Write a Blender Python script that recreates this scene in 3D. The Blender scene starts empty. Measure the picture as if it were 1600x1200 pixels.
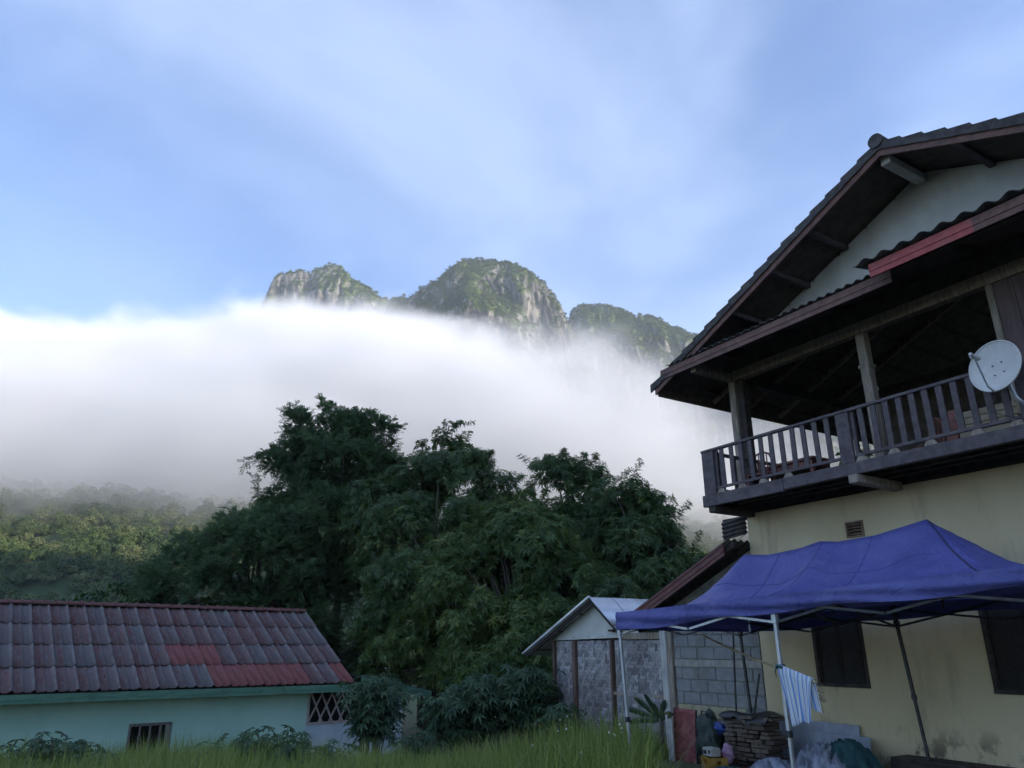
import bpy, math, random
import numpy as np
from mathutils import Vector, Matrix
R = math.radians
rng = np.random.default_rng(7)
random.seed(7)
SC = bpy.context.scene
COL = SC.collection

# ------------------------------------------------------------------ camera, sky, sun, exposure
EYE = 1.55
cam_data = bpy.data.cameras.new("camera")
cam = bpy.data.objects.new("camera", cam_data)
COL.objects.link(cam)
cam.location = (0, 0, EYE)
cam.rotation_euler = (R(90 + 19.71), 0, 0)
cam_data.sensor_width = 36.0
cam_data.lens = 36.0 * 1150 / 1600
cam_data.clip_start = 0.1
cam_data.clip_end = 20000
SC.camera = cam

SUN_EL = R(23)
SUN_DIR = Vector((0.93, -0.37, 0)).normalized()            # horizontal direction towards the sun
TO_SUN = Vector((SUN_DIR.x * math.cos(SUN_EL), SUN_DIR.y * math.cos(SUN_EL), math.sin(SUN_EL)))
sun_data = bpy.data.lights.new("sun", 'SUN')
sun_data.energy = 2.8
sun_data.angle = R(0.53)
sun_data.color = (1.0, 0.87, 0.71)
sun = bpy.data.objects.new("sun", sun_data)
COL.objects.link(sun)
sun.rotation_euler = TO_SUN.to_track_quat('Z', 'Y').to_euler()

world = bpy.data.worlds.new("World")
SC.world = world
world.use_nodes = True
wn, wl = world.node_tree.nodes, world.node_tree.links
wn.clear()
w_out = wn.new('ShaderNodeOutputWorld')
w_bg = wn.new('ShaderNodeBackground')
w_sky = wn.new('ShaderNodeTexSky')
w_sky.sky_type = 'NISHITA'
w_sky.sun_disc = False
w_sky.sun_elevation = SUN_EL
w_sky.sun_rotation = math.atan2(SUN_DIR.x, SUN_DIR.y)
w_sky.altitude = 400
w_sky.air_density = 1.0
w_sky.dust_density = 0.3
w_sky.ozone_density = 3.0
SKY_STRENGTH = 0.12
w_bg.inputs['Strength'].default_value = SKY_STRENGTH
# thin veils of high cloud: a noise over the sky directions, whitening the blue
w_tc = wn.new('ShaderNodeTexCoord')
w_map = wn.new('ShaderNodeMapping')
w_map.inputs['Scale'].default_value = (1.0, 1.0, 1.5)
w_map.inputs['Rotation'].default_value = (0.2, 0.5, 0.35)
w_map.inputs['Location'].default_value = (1.75, 0.6, 0.35)
w_n1 = wn.new('ShaderNodeTexNoise')
w_n1.inputs['Scale'].default_value = 1.75
w_n1.inputs['Detail'].default_value = 7
w_n1.inputs['Roughness'].default_value = 0.50
w_n1.inputs['Distortion'].default_value = 0.35
w_ramp = wn.new('ShaderNodeMapRange')
w_ramp.interpolation_type = 'SMOOTHSTEP'
w_ramp.inputs['From Min'].default_value = 0.36
w_ramp.inputs['From Max'].default_value = 0.72
w_ramp.inputs['To Min'].default_value = 0.05
w_ramp.inputs['To Max'].default_value = 0.38
w_mix = wn.new('ShaderNodeMix')
w_mix.data_type = 'RGBA'
w_mix.inputs['B'].default_value = (3.9, 4.65, 6.3, 1)
wl.new(w_tc.outputs['Generated'], w_map.inputs['Vector'])
wl.new(w_map.outputs['Vector'], w_n1.inputs['Vector'])
wl.new(w_n1.outputs['Fac'], w_ramp.inputs['Value'])
wl.new(w_ramp.outputs['Result'], w_mix.inputs['Factor'])
w_hs = wn.new('ShaderNodeHueSaturation')
w_hs.inputs['Hue'].default_value = 0.507
w_hs.inputs['Saturation'].default_value = 1.12
w_hs.inputs['Value'].default_value = 0.92
wl.new(w_sky.outputs['Color'], w_hs.inputs['Color'])
wl.new(w_hs.outputs['Color'], w_mix.inputs['A'])
wl.new(w_mix.outputs['Result'], w_bg.inputs['Color'])
wl.new(w_bg.outputs['Background'], w_out.inputs['Surface'])

SC.view_settings.view_transform = 'Standard'
SC.view_settings.look = 'None'
SC.view_settings.gamma = 1.0
SC.view_settings.use_curve_mapping = False
SC.view_settings.exposure = 1.36
SC.render.engine = 'CYCLES'
cy = SC.cycles
cy.use_denoising = True
try:
    cy.denoiser = 'OPENIMAGEDENOISE'
    cy.denoising_input_passes = 'RGB_ALBEDO_NORMAL'
    cy.denoising_prefilter = 'ACCURATE'
except Exception:
    pass
cy.use_adaptive_sampling = True
cy.adaptive_threshold = 0.025
cy.max_bounces = 8
cy.diffuse_bounces = 3
cy.glossy_bounces = 2
cy.transmission_bounces = 4
cy.transparent_max_bounces = 8
cy.volume_bounces = 5
cy.volume_step_rate = 1.0
cy.volume_max_steps = 128
cy.caustics_reflective = False
cy.caustics_refractive = False

# ------------------------------------------------------------------ helpers
def tag(o, label=None, cat=None, group=None, kind=None):
    if label: o["label"] = label
    if cat: o["category"] = cat
    if group: o["group"] = group
    if kind: o["kind"] = kind
    return o

def empty(name, loc=(0, 0, 0), rz=0.0):
    o = bpy.data.objects.new(name, None)
    o.empty_display_size = 0.2
    COL.objects.link(o)
    o.location = loc
    o.rotation_euler = (0, 0, rz)
    return o

def link_mesh(name, me, mat=None, parent=None, loc=None):
    o = bpy.data.objects.new(name, me)
    COL.objects.link(o)
    if mat is not None and not me.materials:
        me.materials.append(mat)
    if parent is not None:
        o.parent = parent
    if loc is not None:
        o.location = loc
    return o

def copy_tree(o, parent=None):
    c = o.copy()
    COL.objects.link(c)
    c.parent = parent
    for ch in o.children:
        copy_tree(ch, c)
    return c

class MB:
    """collects verts and faces; build() links them as one mesh object"""
    def __init__(self):
        self.v, self.f = [], []
    def add(self, vs, fs):
        n = len(self.v)
        self.v += [tuple(p) for p in vs]
        self.f += [tuple(i + n for i in f) for f in fs]
        return self
    def hexa(self, p):      # 8 points: bottom ring 0-3, top ring 4-7
        return self.add(p, [(0, 3, 2, 1), (4, 5, 6, 7), (0, 1, 5, 4), (1, 2, 6, 5), (2, 3, 7, 6), (3, 0, 4, 7)])
    def box(self, x0, x1, y0, y1, z0, z1):
        if x0 > x1: x0, x1 = x1, x0
        if y0 > y1: y0, y1 = y1, y0
        return self.hexa([(x0, y0, z0), (x1, y0, z0), (x1, y1, z0), (x0, y1, z0),
                          (x0, y0, z1), (x1, y0, z1), (x1, y1, z1), (x0, y1, z1)])
    def bar(self, a, b, w, h, up=(0, 0, 1)):
        """rectangular bar from a to b; w across, h along 'up'"""
        a, b = Vector(a), Vector(b)
        d = (b - a).normalized()
        u = Vector(up)
        s = d.cross(u)
        if s.length < 1e-4: s = d.cross(Vector((1, 0, 0)))
        s.normalize()
        u = s.cross(d).normalized()
        s, u = s * (w / 2), u * (h / 2)
        return self.hexa([a - s - u, a + s - u, b + s - u, b - s - u, a - s + u, a + s + u, b + s + u, b - s + u])
    def tube(self, pts, rad, n=8, cap=True):
        pts = [Vector(p) for p in pts]
        if not hasattr(rad, '__len__'): rad = [rad] * len(pts)
        base = len(self.v)
        ref = None
        for i, p in enumerate(pts):
            t = (pts[min(i + 1, len(pts) - 1)] - pts[max(i - 1, 0)]).normalized()
            if ref is None:
                ref = t.cross(Vector((0, 0, 1)))
                if ref.length < 1e-3: ref = Vector((1, 0, 0))
            s = (ref - t * ref.dot(t))
            if s.length < 1e-4: s = t.orthogonal()
            s.normalize(); ref = s
            u = t.cross(s)
            for k in range(n):
                a = 2 * math.pi * k / n
                self.v.append(tuple(p + (s * math.cos(a) + u * math.sin(a)) * rad[i]))
        for i in range(len(pts) - 1):
            for k in range(n):
                k2 = (k + 1) % n
                self.f.append((base + i * n + k, base + i * n + k2, base + (i + 1) * n + k2, base + (i + 1) * n + k))
        if cap:
            self.f.append(tuple(base + k for k in range(n))[::-1])
            self.f.append(tuple(base + (len(pts) - 1) * n + k for k in range(n)))
        return self
    def grid(self, fn, nu, nv):
        base = len(self.v)
        for j in range(nv + 1):
            for i in range(nu + 1):
                self.v.append(tuple(fn(i / nu, j / nv)))
        for j in range(nv):
            for i in range(nu):
                a = base + j * (nu + 1) + i
                self.f.append((a, a + 1, a + nu + 2, a + nu + 1))
        return self
    def prism(self, poly, y0, y1):
        """poly of (x, z) extruded from y0 to y1"""
        n = len(poly); b = len(self.v)
        for (x, z) in poly: self.v.append((x, y0, z))
        for (x, z) in poly: self.v.append((x, y1, z))
        self.f.append(tuple(range(b, b + n)))
        self.f.append(tuple(range(b + 2 * n - 1, b + n - 1, -1)))
        for i in range(n):
            j = (i + 1) % n
            self.f.append((b + i, b + n + i, b + n + j, b + j))
        return self
    def mesh(self, name, mat=None, smooth=False):
        me = bpy.data.meshes.new(name)
        me.from_pydata(self.v, [], self.f)
        me.validate()
        if mat is not None: me.materials.append(mat)
        if smooth: me.polygons.foreach_set('use_smooth', [True] * len(me.polygons))
        return me
    def build(self, name, mat=None, parent=None, smooth=False, solid=0.0, bevel=0.0):
        me = self.mesh(name, mat, smooth)
        o = link_mesh(name, me, None, parent)
        if solid:
            m = o.modifiers.new('thickness', 'SOLIDIFY'); m.thickness = solid; m.offset = 0
        if bevel:
            m = o.modifiers.new('edge', 'BEVEL'); m.width = bevel; m.segments = 1; m.limit_method = 'ANGLE'
        return o

def np_mesh(name, V, F, mat=None, smooth=False, tint=None):
    """mesh from arrays; F is (n, k) all faces with k corners; tint a value per face"""
    me = bpy.data.meshes.new(name)
    V = np.asarray(V, np.float32); F = np.asarray(F, np.int32)
    n, k = F.shape
    me.vertices.add(len(V)); me.vertices.foreach_set('co', V.ravel())
    me.loops.add(n * k); me.loops.foreach_set('vertex_index', F.ravel())
    me.polygons.add(n); me.polygons.foreach_set('loop_start', np.arange(0, n * k, k, dtype=np.int32))
    try:
        me.polygons.foreach_set('loop_total', np.full(n, k, np.int32))
    except Exception:
        pass
    if smooth: me.polygons.foreach_set('use_smooth', np.ones(n, bool))
    if tint is not None:
        a = me.attributes.new('tint', 'FLOAT', 'FACE')
        a.data.foreach_set('value', np.asarray(tint, np.float32))
    me.update(calc_edges=True)
    if mat is not None: me.materials.append(mat)
    return me

_lat = np.random.default_rng(11).random((256, 256)).astype(np.float64)
def vnoise(x, y):
    xi, yi = np.floor(x).astype(int), np.floor(y).astype(int)
    fx, fy = x - xi, y - yi
    fx, fy = fx * fx * (3 - 2 * fx), fy * fy * (3 - 2 * fy)
    a = _lat[xi & 255, yi & 255]; b = _lat[(xi + 1) & 255, yi & 255]
    c = _lat[xi & 255, (yi + 1) & 255]; d = _lat[(xi + 1) & 255, (yi + 1) & 255]
    return (a * (1 - fx) + b * fx) * (1 - fy) + (c * (1 - fx) + d * fx) * fy
def fbm(x, y, octv=4, gain=0.5):
    s, a, t = 0, 1, 0
    for o in range(octv):
        s = s + a * (vnoise(x * 2 ** o + 17.3 * o, y * 2 ** o + 9.1 * o) - 0.5) * 2
        t += a; a *= gain
    return s / t

# ------------------------------------------------------------------ materials
class Mat:
    def __init__(self, name):
        self.m = bpy.data.materials.new(name)
        self.m.use_nodes = True
        self.n, self.l = self.m.node_tree.nodes, self.m.node_tree.links
        self.n.clear()
        self.out = self.n.new('ShaderNodeOutputMaterial')
        self.p = self.n.new('ShaderNodeBsdfPrincipled')
        self.l.new(self.p.outputs['BSDF'], self.out.inputs['Surface'])
        self._tc = None
    def tc(self, out='Object'):
        if self._tc is None: self._tc = self.n.new('ShaderNodeTexCoord')
        return self._tc.outputs[out]
    def sock(self, node_in, v):
        if hasattr(v, 'default_value') and hasattr(v, 'links'): self.l.new(v, node_in)
        else: node_in.default_value = v
    def noise(self, scale=5, detail=4, rough=0.55, stretch=(1, 1, 1), dist=0.0, vec=None):
        mp = self.n.new('ShaderNodeMapping'); mp.inputs['Scale'].default_value = stretch
        self.l.new(vec or self.tc(), mp.inputs['Vector'])
        t = self.n.new('ShaderNodeTexNoise')
        t.inputs['Scale'].default_value = scale; t.inputs['Detail'].default_value = detail
        t.inputs['Roughness'].default_value = rough; t.inputs['Distortion'].default_value = dist
        self.l.new(mp.outputs['Vector'], t.inputs['Vector'])
        return t.outputs['Fac']
    def rng(self, v, a, b, lo=0.0, hi=1.0, smooth=True):
        r = self.n.new('ShaderNodeMapRange')
        if smooth: r.interpolation_type = 'SMOOTHSTEP'
        self.sock(r.inputs['Value'], v)
        r.inputs['From Min'].default_value = a; r.inputs['From Max'].default_value = b
        r.inputs['To Min'].default_value = lo; r.inputs['To Max'].default_value = hi
        return r.outputs['Result']
    def mix(self, f, a, b, mode='MIX'):
        m = self.n.new('ShaderNodeMix'); m.data_type = 'RGBA'; m.blend_type = mode
        for nm, v in (('Factor', f), ('A', a), ('B', b)):
            i = [s for s in m.inputs if s.name == nm and (s.type == 'RGBA' if nm != 'Factor' else s.type == 'VALUE')][0]
            if isinstance(v, tuple) and len(v) == 3: v = (*v, 1)
            self.sock(i, v)
        return [s for s in m.outputs if s.type == 'RGBA'][0]
    def math(self, op, a, b=0.0, c=None):
        m = self.n.new('ShaderNodeMath'); m.operation = op
        self.sock(m.inputs[0], a); self.sock(m.inputs[1], b)
        if c is not None: self.sock(m.inputs[2], c)
        return m.outputs[0]
    def attr(self, name):
        a = self.n.new('ShaderNodeAttribute'); a.attribute_name = name
        return a.outputs['Fac']
    def objrand(self):
        return self.n.new('ShaderNodeObjectInfo').outputs['Random']
    def color(self, c): self.sock(self.p.inputs['Base Color'], (*c, 1) if isinstance(c, tuple) and len(c) == 3 else c)
    def rough(self, r): self.sock(self.p.inputs['Roughness'], r)
    def metal(self, r): self.p.inputs['Metallic'].default_value = r
    def spec(self, r): self.p.inputs['Specular IOR Level'].default_value = r
    def bump(self, h, dist=0.01, strength=0.6):
        b = self.n.new('ShaderNodeBump')
        b.inputs['Distance'].default_value = dist; b.inputs['Strength'].default_value = strength
        self.l.new(h, b.inputs['Height']); self.l.new(b.outputs['Normal'], self.p.inputs['Normal'])

def simple(name, c1, c2, scale=6, stretch=(1, 1, 1), rough=0.7, bump=0.004, detail=5, lo=0.35, hi=0.65, metal=0.0, spec=0.4, grime=None):
    m = Mat(name)
    n = m.noise(scale, detail, 0.6, stretch)
    col = m.mix(m.rng(n, lo, hi), c1, c2)
    if grime:
        g = m.noise(grime[1], 4, 0.6)
        col = m.mix(m.rng(g, 0.5, 0.72, 0, grime[2]), col, grime[0])
    m.color(col); m.rough(rough); m.metal(metal); m.spec(spec)
    if bump: m.bump(m.noise(scale * 3, 4, 0.6, stretch), bump, 0.6)
    return m.m

def leaf_mat(name, dark, mid, light, trans=0.35, rough=0.42):
    m = Mat(name)
    t = m.attr('tint')
    col = m.mix(m.rng(t, 0.0, 0.7), dark, mid)
    col = m.mix(m.rng(t, 0.72, 1.0), col, light)
    m.color(col); m.rough(rough); m.spec(0.45)
    tr = m.n.new('ShaderNodeBsdfTranslucent')
    m.l.new(m.mix(0.5, col, light), tr.inputs['Color'])
    mx = m.n.new('ShaderNodeMixShader'); mx.inputs['Fac'].default_value = trans
    m.l.new(m.p.outputs['BSDF'], mx.inputs[1]); m.l.new(tr.outputs['BSDF'], mx.inputs[2])
    m.l.new(mx.outputs['Shader'], m.out.inputs['Surface'])
    return m.m

# ------------------------------------------------------------------ land: valley floor, hillside, peaks
def smooth(a, b, x):
    t = np.clip((x - a) / (b - a), 0, 1); return t * t * (3 - 2 * t)

HU = np.array([-0.52322, 0.85220]); HV = np.array([0.85220, 0.52322]); HO = np.array([5.81107, 12.38639])
def ground_z(x, y):
    x = np.asarray(x, float); y = np.asarray(y, float)
    s = (x - HO[0]) * HU[0] + (y - HO[1]) * HU[1]
    d = (x - HO[0]) * HV[0] + (y - HO[1]) * HV[1]
    yard = -0.42 * np.ones_like(x)
    low = -0.62 - 0.075 * np.clip(y - 9, 0, 16)
    k = smooth(3.0, -1.5, x) * smooth(-1.5, -3.0, d - 0.0) if False else smooth(2.6, -1.0, x)
    z = yard * (1 - k) + low * k
    z = z - 0.25 * smooth(5, 11, s) * (1 - k)
    z = z + 0.06 * fbm(x * 0.5, y * 0.5, 3)
    return z

m = Mat('soil')
c = m.mix(m.rng(m.noise(0.9, 6, 0.6), 0.35, 0.65), (0.13, 0.095, 0.062), (0.085, 0.085, 0.04))
m.color(c); m.rough(0.95); m.bump(m.noise(9, 5, 0.65), 0.05, 0.8)
M_SOIL = m.m
def land_z(x, y):
    """valley floor and foothill behind the village"""
    base = ground_z(x, np.minimum(y, 60)) - 0.0
    r = np.clip(y - 190 + 0.10 * np.abs(x), 0, 520)
    rise = 0.295 * r * smooth(0, 110, r) + 0.00008 * r * r
    hills = 26 * fbm(x / 170, y / 150, 4) * smooth(210, 420, y) + 5 * fbm(x / 26, y / 26, 3) * smooth(190, 260, y)
    side = 4 * smooth(100, 380, -x) * smooth(160, 420, y) - 12 * smooth(60, 260, x) * smooth(200, 420, y)
    return base * smooth(150, 90, y) + (-2.2) * smooth(90, 150, y) + rise + hills + side
# one sheet: fine steps near the houses, coarse far away
def steps(a, b, s0, g):
    o = [a]; s = s0
    while o[-1] < b: o.append(o[-1] + s); s *= g
    return o
xs = sorted(set([-v for v in steps(0, 1500, 0.8, 1.045)] + steps(0, 1500, 0.8, 1.045)))
ys = sorted(set([-v for v in steps(0, 900, 1.5, 1.16)] + steps(0, 1700, 0.7, 1.019)))
X, Y = np.meshgrid(np.array(xs), np.array(ys))
Z = land_z(X, Y)
ny, nx = X.shape
idx = np.arange(nx * ny).reshape(ny, nx)
F = np.stack([idx[:-1, :-1], idx[:-1, 1:], idx[1:, 1:], idx[1:, :-1]], -1).reshape(-1, 4)
m = Mat('earth')
c = m.mix(m.rng(m.noise(0.7, 6, 0.6), 0.35, 0.65), (0.13, 0.10, 0.066), (0.07, 0.082, 0.034))
sp = m.n.new('ShaderNodeSeparateXYZ'); m.l.new(m.tc(), sp.inputs[0])
c = m.mix(m.rng(sp.outputs['Y'], 18, 60), c, m.mix(m.rng(m.noise(0.05, 6, 0.6), 0.35, 0.65), (0.035, 0.062, 0.02), (0.08, 0.10, 0.035)))
m.color(c); m.rough(0.95); m.bump(m.noise(8, 5, 0.65), 0.05, 0.8)
ground = link_mesh('ground', np_mesh('ground', np.stack([X, Y, Z], -1).reshape(-1, 3), F, m.m, True))
tag(ground, 'earth floor of the yard running back into the wooded foothill', kind='structure')

# limestone with grass ledges
m = Mat('karst')
geo = m.n.new('ShaderNodeNewGeometry')
sep = m.n.new('ShaderNodeSeparateXYZ'); m.l.new(geo.outputs['Normal'], sep.inputs[0])
streak = m.noise(0.075, 7, 0.66, (1.0, 1.0, 0.14), 0.9)
patch = m.noise(0.02, 4, 0.6)
rock = m.mix(m.rng(streak, 0.36, 0.66), (0.075, 0.075, 0.072), (0.32, 0.30, 0.27))
rock = m.mix(m.rng(patch, 0.60, 0.76, 0, 0.8), rock, (0.44, 0.37, 0.28))
rock = m.mix(m.rng(m.noise(0.25, 4, 0.7), 0.5, 0.68, 0, 0.75), rock, (0.05, 0.075, 0.028))
gr = m.math('ADD', sep.outputs['Z'], m.math('MULTIPLY', m.noise(0.03, 5, 0.6), 0.55))
col = m.mix(m.rng(gr, 0.54, 0.76), rock, m.mix(m.rng(m.noise(0.08, 4), 0.4, 0.6), (0.045, 0.08, 0.022), (0.10, 0.135, 0.04)))
m.color(col); m.rough(0.95); m.spec(0.15)
m.bump(m.noise(0.3, 6, 0.7, (1, 1, 0.45)), 4.0, 0.9)
M_KARST = m.m

forest_pts = []        # (x, y, z, scale)
def karst(label, sil, y_of, depth_slope, cliff, seed, floor=150, cover=0.5):
    """a limestone peak: crest line sil of (x, z), face falling towards and away from the viewer"""
    sx = np.array([p[0] for p in sil]); sz = np.array([p[1] for p in sil])
    du = 2.6
    U = np.arange(sx[0], sx[-1], du)
    crest = np.interp(U, sx, sz)
    yc = y_of(U)
    nv = 150
    T = np.linspace(-0.45, 1.0, nv)
    UU, TT = np.meshgrid(U, T)
    CR = np.interp(UU, sx, sz); YC = y_of(UU)
    CR = CR + 13 * fbm(UU / 36 + seed, UU * 0 + seed, 2, 0.6) + 8 * np.abs(fbm(UU / 13 + seed * 2, UU * 0 + seed, 3, 0.7))
    drop = np.abs(TT) ** 1.08 * (CR - floor)
    # horizontal run per drop: alternating cliffs and ledges
    band = fbm(UU / 130 + seed, drop / 95 + seed * 3, 4)
    run = drop * depth_slope * (1 + 0.75 * band) + cliff(UU) * drop
    gul = fbm(UU / 40 + seed * 5, drop / 160, 5, 0.6)
    run = run + 34 * gul * smooth(0, 60, drop) + 11 * fbm(UU / 11, drop / 75 + seed, 4, 0.65) * smooth(0, 15, drop)
    YY = YC - np.where(TT > 0, run, -np.abs(run) * 1.5)
    ZZ = CR - drop + 3 * fbm(UU / 7 + seed, drop / 9, 3, 0.6)
    XX = UU + 8 * fbm(drop / 35 + seed, UU / 50, 4)
    ny, nx = XX.shape
    V = np.stack([XX, YY, ZZ], -1)
    idx = np.arange(nx * ny).reshape(ny, nx)
    F = np.stack([idx[:-1, :-1], idx[1:, :-1], idx[1:, 1:], idx[:-1, 1:]], -1).reshape(-1, 4)
    o = link_mesh('mountain', np_mesh('mountain', V.reshape(-1, 3), F, M_KARST, False))
    tag(o, label, kind='structure')
    # places where trees hold on
    a = V[1:-1, 2:] - V[1:-1, :-2]; b = V[2:, 1:-1] - V[:-2, 1:-1]
    n = np.cross(a, b); n /= np.linalg.norm(n, axis=-1, keepdims=True) + 1e-9
    nz = np.abs(n[..., 2])
    P = V[1:-1, 1:-1].reshape(-1, 3); nz = nz.ravel(); tt = TT[1:-1, 1:-1].ravel()
    drp = drop[1:-1, 1:-1].ravel()
    veg = fbm(P[:, 0] / 60 + seed, P[:, 2] / 45, 4)
    prob = np.clip((nz - 0.30) * 1.6 + veg * 0.5 + cover - 0.5, 0.015, 1)
    prob = np.where(drp < 9, np.maximum(prob, 0.25), prob)
    prob = np.where(tt < -0.12, 0, prob)
    pick = rng.random(len(P)) < prob * 0.62
    for p, q in zip(P[pick], nz[pick]):
        forest_pts.append((p[0], p[1], p[2] - 0.8, rng.uniform(1.5, 3.5) * (0.75 + 0.5 * min(q, .9))))

karst('left limestone peak, its pale cliff rising out of the fog',
      [(-640, 330), (-560, 400), (-480, 520), (-446, 586), (-430, 628), (-408, 646), (-370, 652), (-339, 666), (-315, 664), (-292, 640), (-250, 618), (-220, 600), (-190, 575), (-150, 520), (-60, 400), (0, 330)],
      lambda x: 1210 + 0.12 * (x + 350), 0.42, lambda u: 0.30 * smooth(-330, -230, u), 3.1, cover=0.85)
karst('middle limestone peak, tallest, with a cliff on its right shoulder',
      [(-300, 380), (-235, 505), (-207, 548), (-170, 567), (-130, 592), (-107, 614), (-70, 630), (-38, 622), (0, 606), (32, 584), (54, 562), (74, 532), (84, 502), (96, 470), (140, 452), (190, 420), (300, 350)],
      lambda x: 1110 - 0.18 * (x + 50), 0.50, lambda u: 0.22 - 0.30 * smooth(0, 60, u), 8.7, cover=1.0)
karst('right wooded ridge sloping down behind the middle peak',
      [(60, 520), (95, 610), (122, 658), (145, 668), (190, 652), (240, 626), (275, 602), (325, 564), (370, 528), (440, 500), (520, 430), (640, 340)],
      lambda x: 1380 - 0.55 * (x - 137), 0.55, lambda u: 0.25 + u * 0, 15.2, cover=0.95)

# unseen ridge, added beside the village to keep the morning sun off it
def shade_ridge(label, cx, cy, lx, ly, h, rot, seed):
    n = 60
    g = np.linspace(-1, 1, n)
    A, B = np.meshgrid(g, g)
    rr = np.sqrt(A ** 2 + B ** 2)
    Zr = h * np.clip(1 - rr ** 1.5, 0, None) * (1 + 0.25 * fbm(A * 3 + seed, B * 3, 4)) - 6
    c, s = math.cos(rot), math.sin(rot)
    Xr = cx + A * lx * c - B * ly * s; Yr = cy + A * lx * s + B * ly * c
    idx = np.arange(n * n).reshape(n, n)
    F = np.stack([idx[:-1, :-1], idx[:-1, 1:], idx[1:, 1:], idx[1:, :-1]], -1).reshape(-1, 4)
    o = link_mesh('hill', np_mesh('hill', np.stack([Xr, Yr, Zr], -1).reshape(-1, 3), F, M_HILL, True))
    tag(o, label, kind='structure')
m = Mat('wooded_hill')
m.color(m.mix(m.rng(m.noise(0.05, 6, 0.7), 0.35, 0.65), (0.035, 0.06, 0.018), (0.085, 0.11, 0.035))); m.rough(0.95)
M_HILL = m.m
shade_ridge('unseen wooded hill added east of the village to shade it from the low sun', 480, -230, 335, 490, 480, R(18), 4.0)

# ------------------------------------------------------------------ far forest: crowns instanced over the slopes (one mass)
def crown_proto(name, seed, nleaf, mat, flat=0.8):
    r = np.random.default_rng(seed)
    nb = 7
    bc = r.normal(0, 0.42, (nb, 3)); bc[:, 2] = np.abs(bc[:, 2]) * 0.9 + 0.35
    br = r.uniform(0.38, 0.62, nb)
    k = r.integers(0, nb, nleaf)
    d = r.normal(0, 1, (nleaf, 3)); d[:, 2] = np.abs(d[:, 2]) * 1.0 + 0.12 * r.normal(0, 1, nleaf)
    d /= np.linalg.norm(d, axis=1, keepdims=True)
    P = bc[k] + d * br[k][:, None] * r.uniform(0.82, 1.05, nleaf)[:, None]
    nrm = d + r.normal(0, 0.45, (nleaf, 3)); nrm /= np.linalg.norm(nrm, axis=1, keepdims=True)
    t = np.cross(nrm, r.normal(0, 1, (nleaf, 3))); t /= np.linalg.norm(t, axis=1, keepdims=True)
    b = np.cross(nrm, t)
    s = r.uniform(0.045, 0.10, nleaf)[:, None]
    V = np.stack([P - t * s, P - b * s * 0.6, P + t * s, P + b * s * 0.6], 1)
    V[..., 2] *= flat
    F = np.arange(nleaf * 4).reshape(-1, 4)
    me = np_mesh(name, V.reshape(-1, 3), F, mat, False, r.random(nleaf))
    return bpy.data.objects.new(name, me)

m = Mat('forest_leaves')
orr = m.objrand()
c = m.mix(m.rng(orr, 0.0, 0.55, smooth=False), (0.038, 0.074, 0.024), (0.082, 0.122, 0.036))
c = m.mix(m.rng(orr, 0.6, 0.95), c, (0.130, 0.150, 0.060))
c = m.mix(m.rng(m.attr('tint'), 0, 1, 0, 0.28), c, (0.14, 0.175, 0.07))
m.color(c); m.rough(0.7); m.spec(0.2)
M_FOREST = m.m
proto_col = bpy.data.collections.new('forest_crowns')
for i in range(5):
    proto_col.objects.link(crown_proto('forest_crown', 100 + i, 1000, M_FOREST, [0.8, 0.95, 1.15, 0.9, 1.3][i]))

# foothill trees
N = 23000
fx = rng.uniform(-620, 520, N); fy = rng.uniform(165, 760, N)
fz = land_z(fx, fy)
keep = np.abs(fx) < fy * 0.95 + 40
for x, y, z in zip(fx[keep], fy[keep], fz[keep]):
    if y > 620 and rng.random() < 0.5: continue
    forest_pts.append((x, y, z - 0.6, rng.uniform(2.6, 5.4) * (1.0 if y > 240 else 0.8)))

FP = np.array(forest_pts)
fm = bpy.data.meshes.new('forest')
fm.vertices.add(len(FP)); fm.vertices.foreach_set('co', FP[:, :3].astype(np.float32).ravel())
fa = fm.attributes.new('size', 'FLOAT', 'POINT'); fa.data.foreach_set('value', FP[:, 3].astype(np.float32))
forest = link_mesh('forest', fm)
ng = bpy.data.node_groups.new('forest_crowns', 'GeometryNodeTree')
ng.interface.new_socket('Geometry', in_out='INPUT', socket_type='NodeSocketGeometry')
ng.interface.new_socket('Geometry', in_out='OUTPUT', socket_type='NodeSocketGeometry')
gi = ng.nodes.new('NodeGroupInput'); go = ng.nodes.new('NodeGroupOutput')
iop = ng.nodes.new('GeometryNodeInstanceOnPoints')
ci = ng.nodes.new('GeometryNodeCollectionInfo'); ci.inputs['Collection'].default_value = proto_col
ci.inputs['Separate Children'].default_value = True; ci.inputs['Reset Children'].default_value = True
at = ng.nodes.new('GeometryNodeInputNamedAttribute'); at.data_type = 'FLOAT'; at.inputs['Name'].default_value = 'size'
rv = ng.nodes.new('FunctionNodeRandomValue'); rv.data_type = 'FLOAT_VECTOR'
rv.inputs[0].default_value = (-0.12, -0.12, 0); rv.inputs[1].default_value = (0.12, 0.12, 6.28)
ng.links.new(gi.outputs[0], iop.inputs['Points'])
ng.links.new(ci.outputs[0], iop.inputs['Instance'])
iop.inputs['Pick Instance'].default_value = True
ng.links.new(at.outputs['Attribute'], iop.inputs['Scale'])
ng.links.new(rv.outputs[0], iop.inputs['Rotation'])
ng.links.new(iop.outputs[0], go.inputs[0])
md = forest.modifiers.new('crowns', 'NODES'); md.node_group = ng
tag(forest, 'far green forest covering the foothill and the ledges of the peaks', 'forest', kind='stuff')

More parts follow.
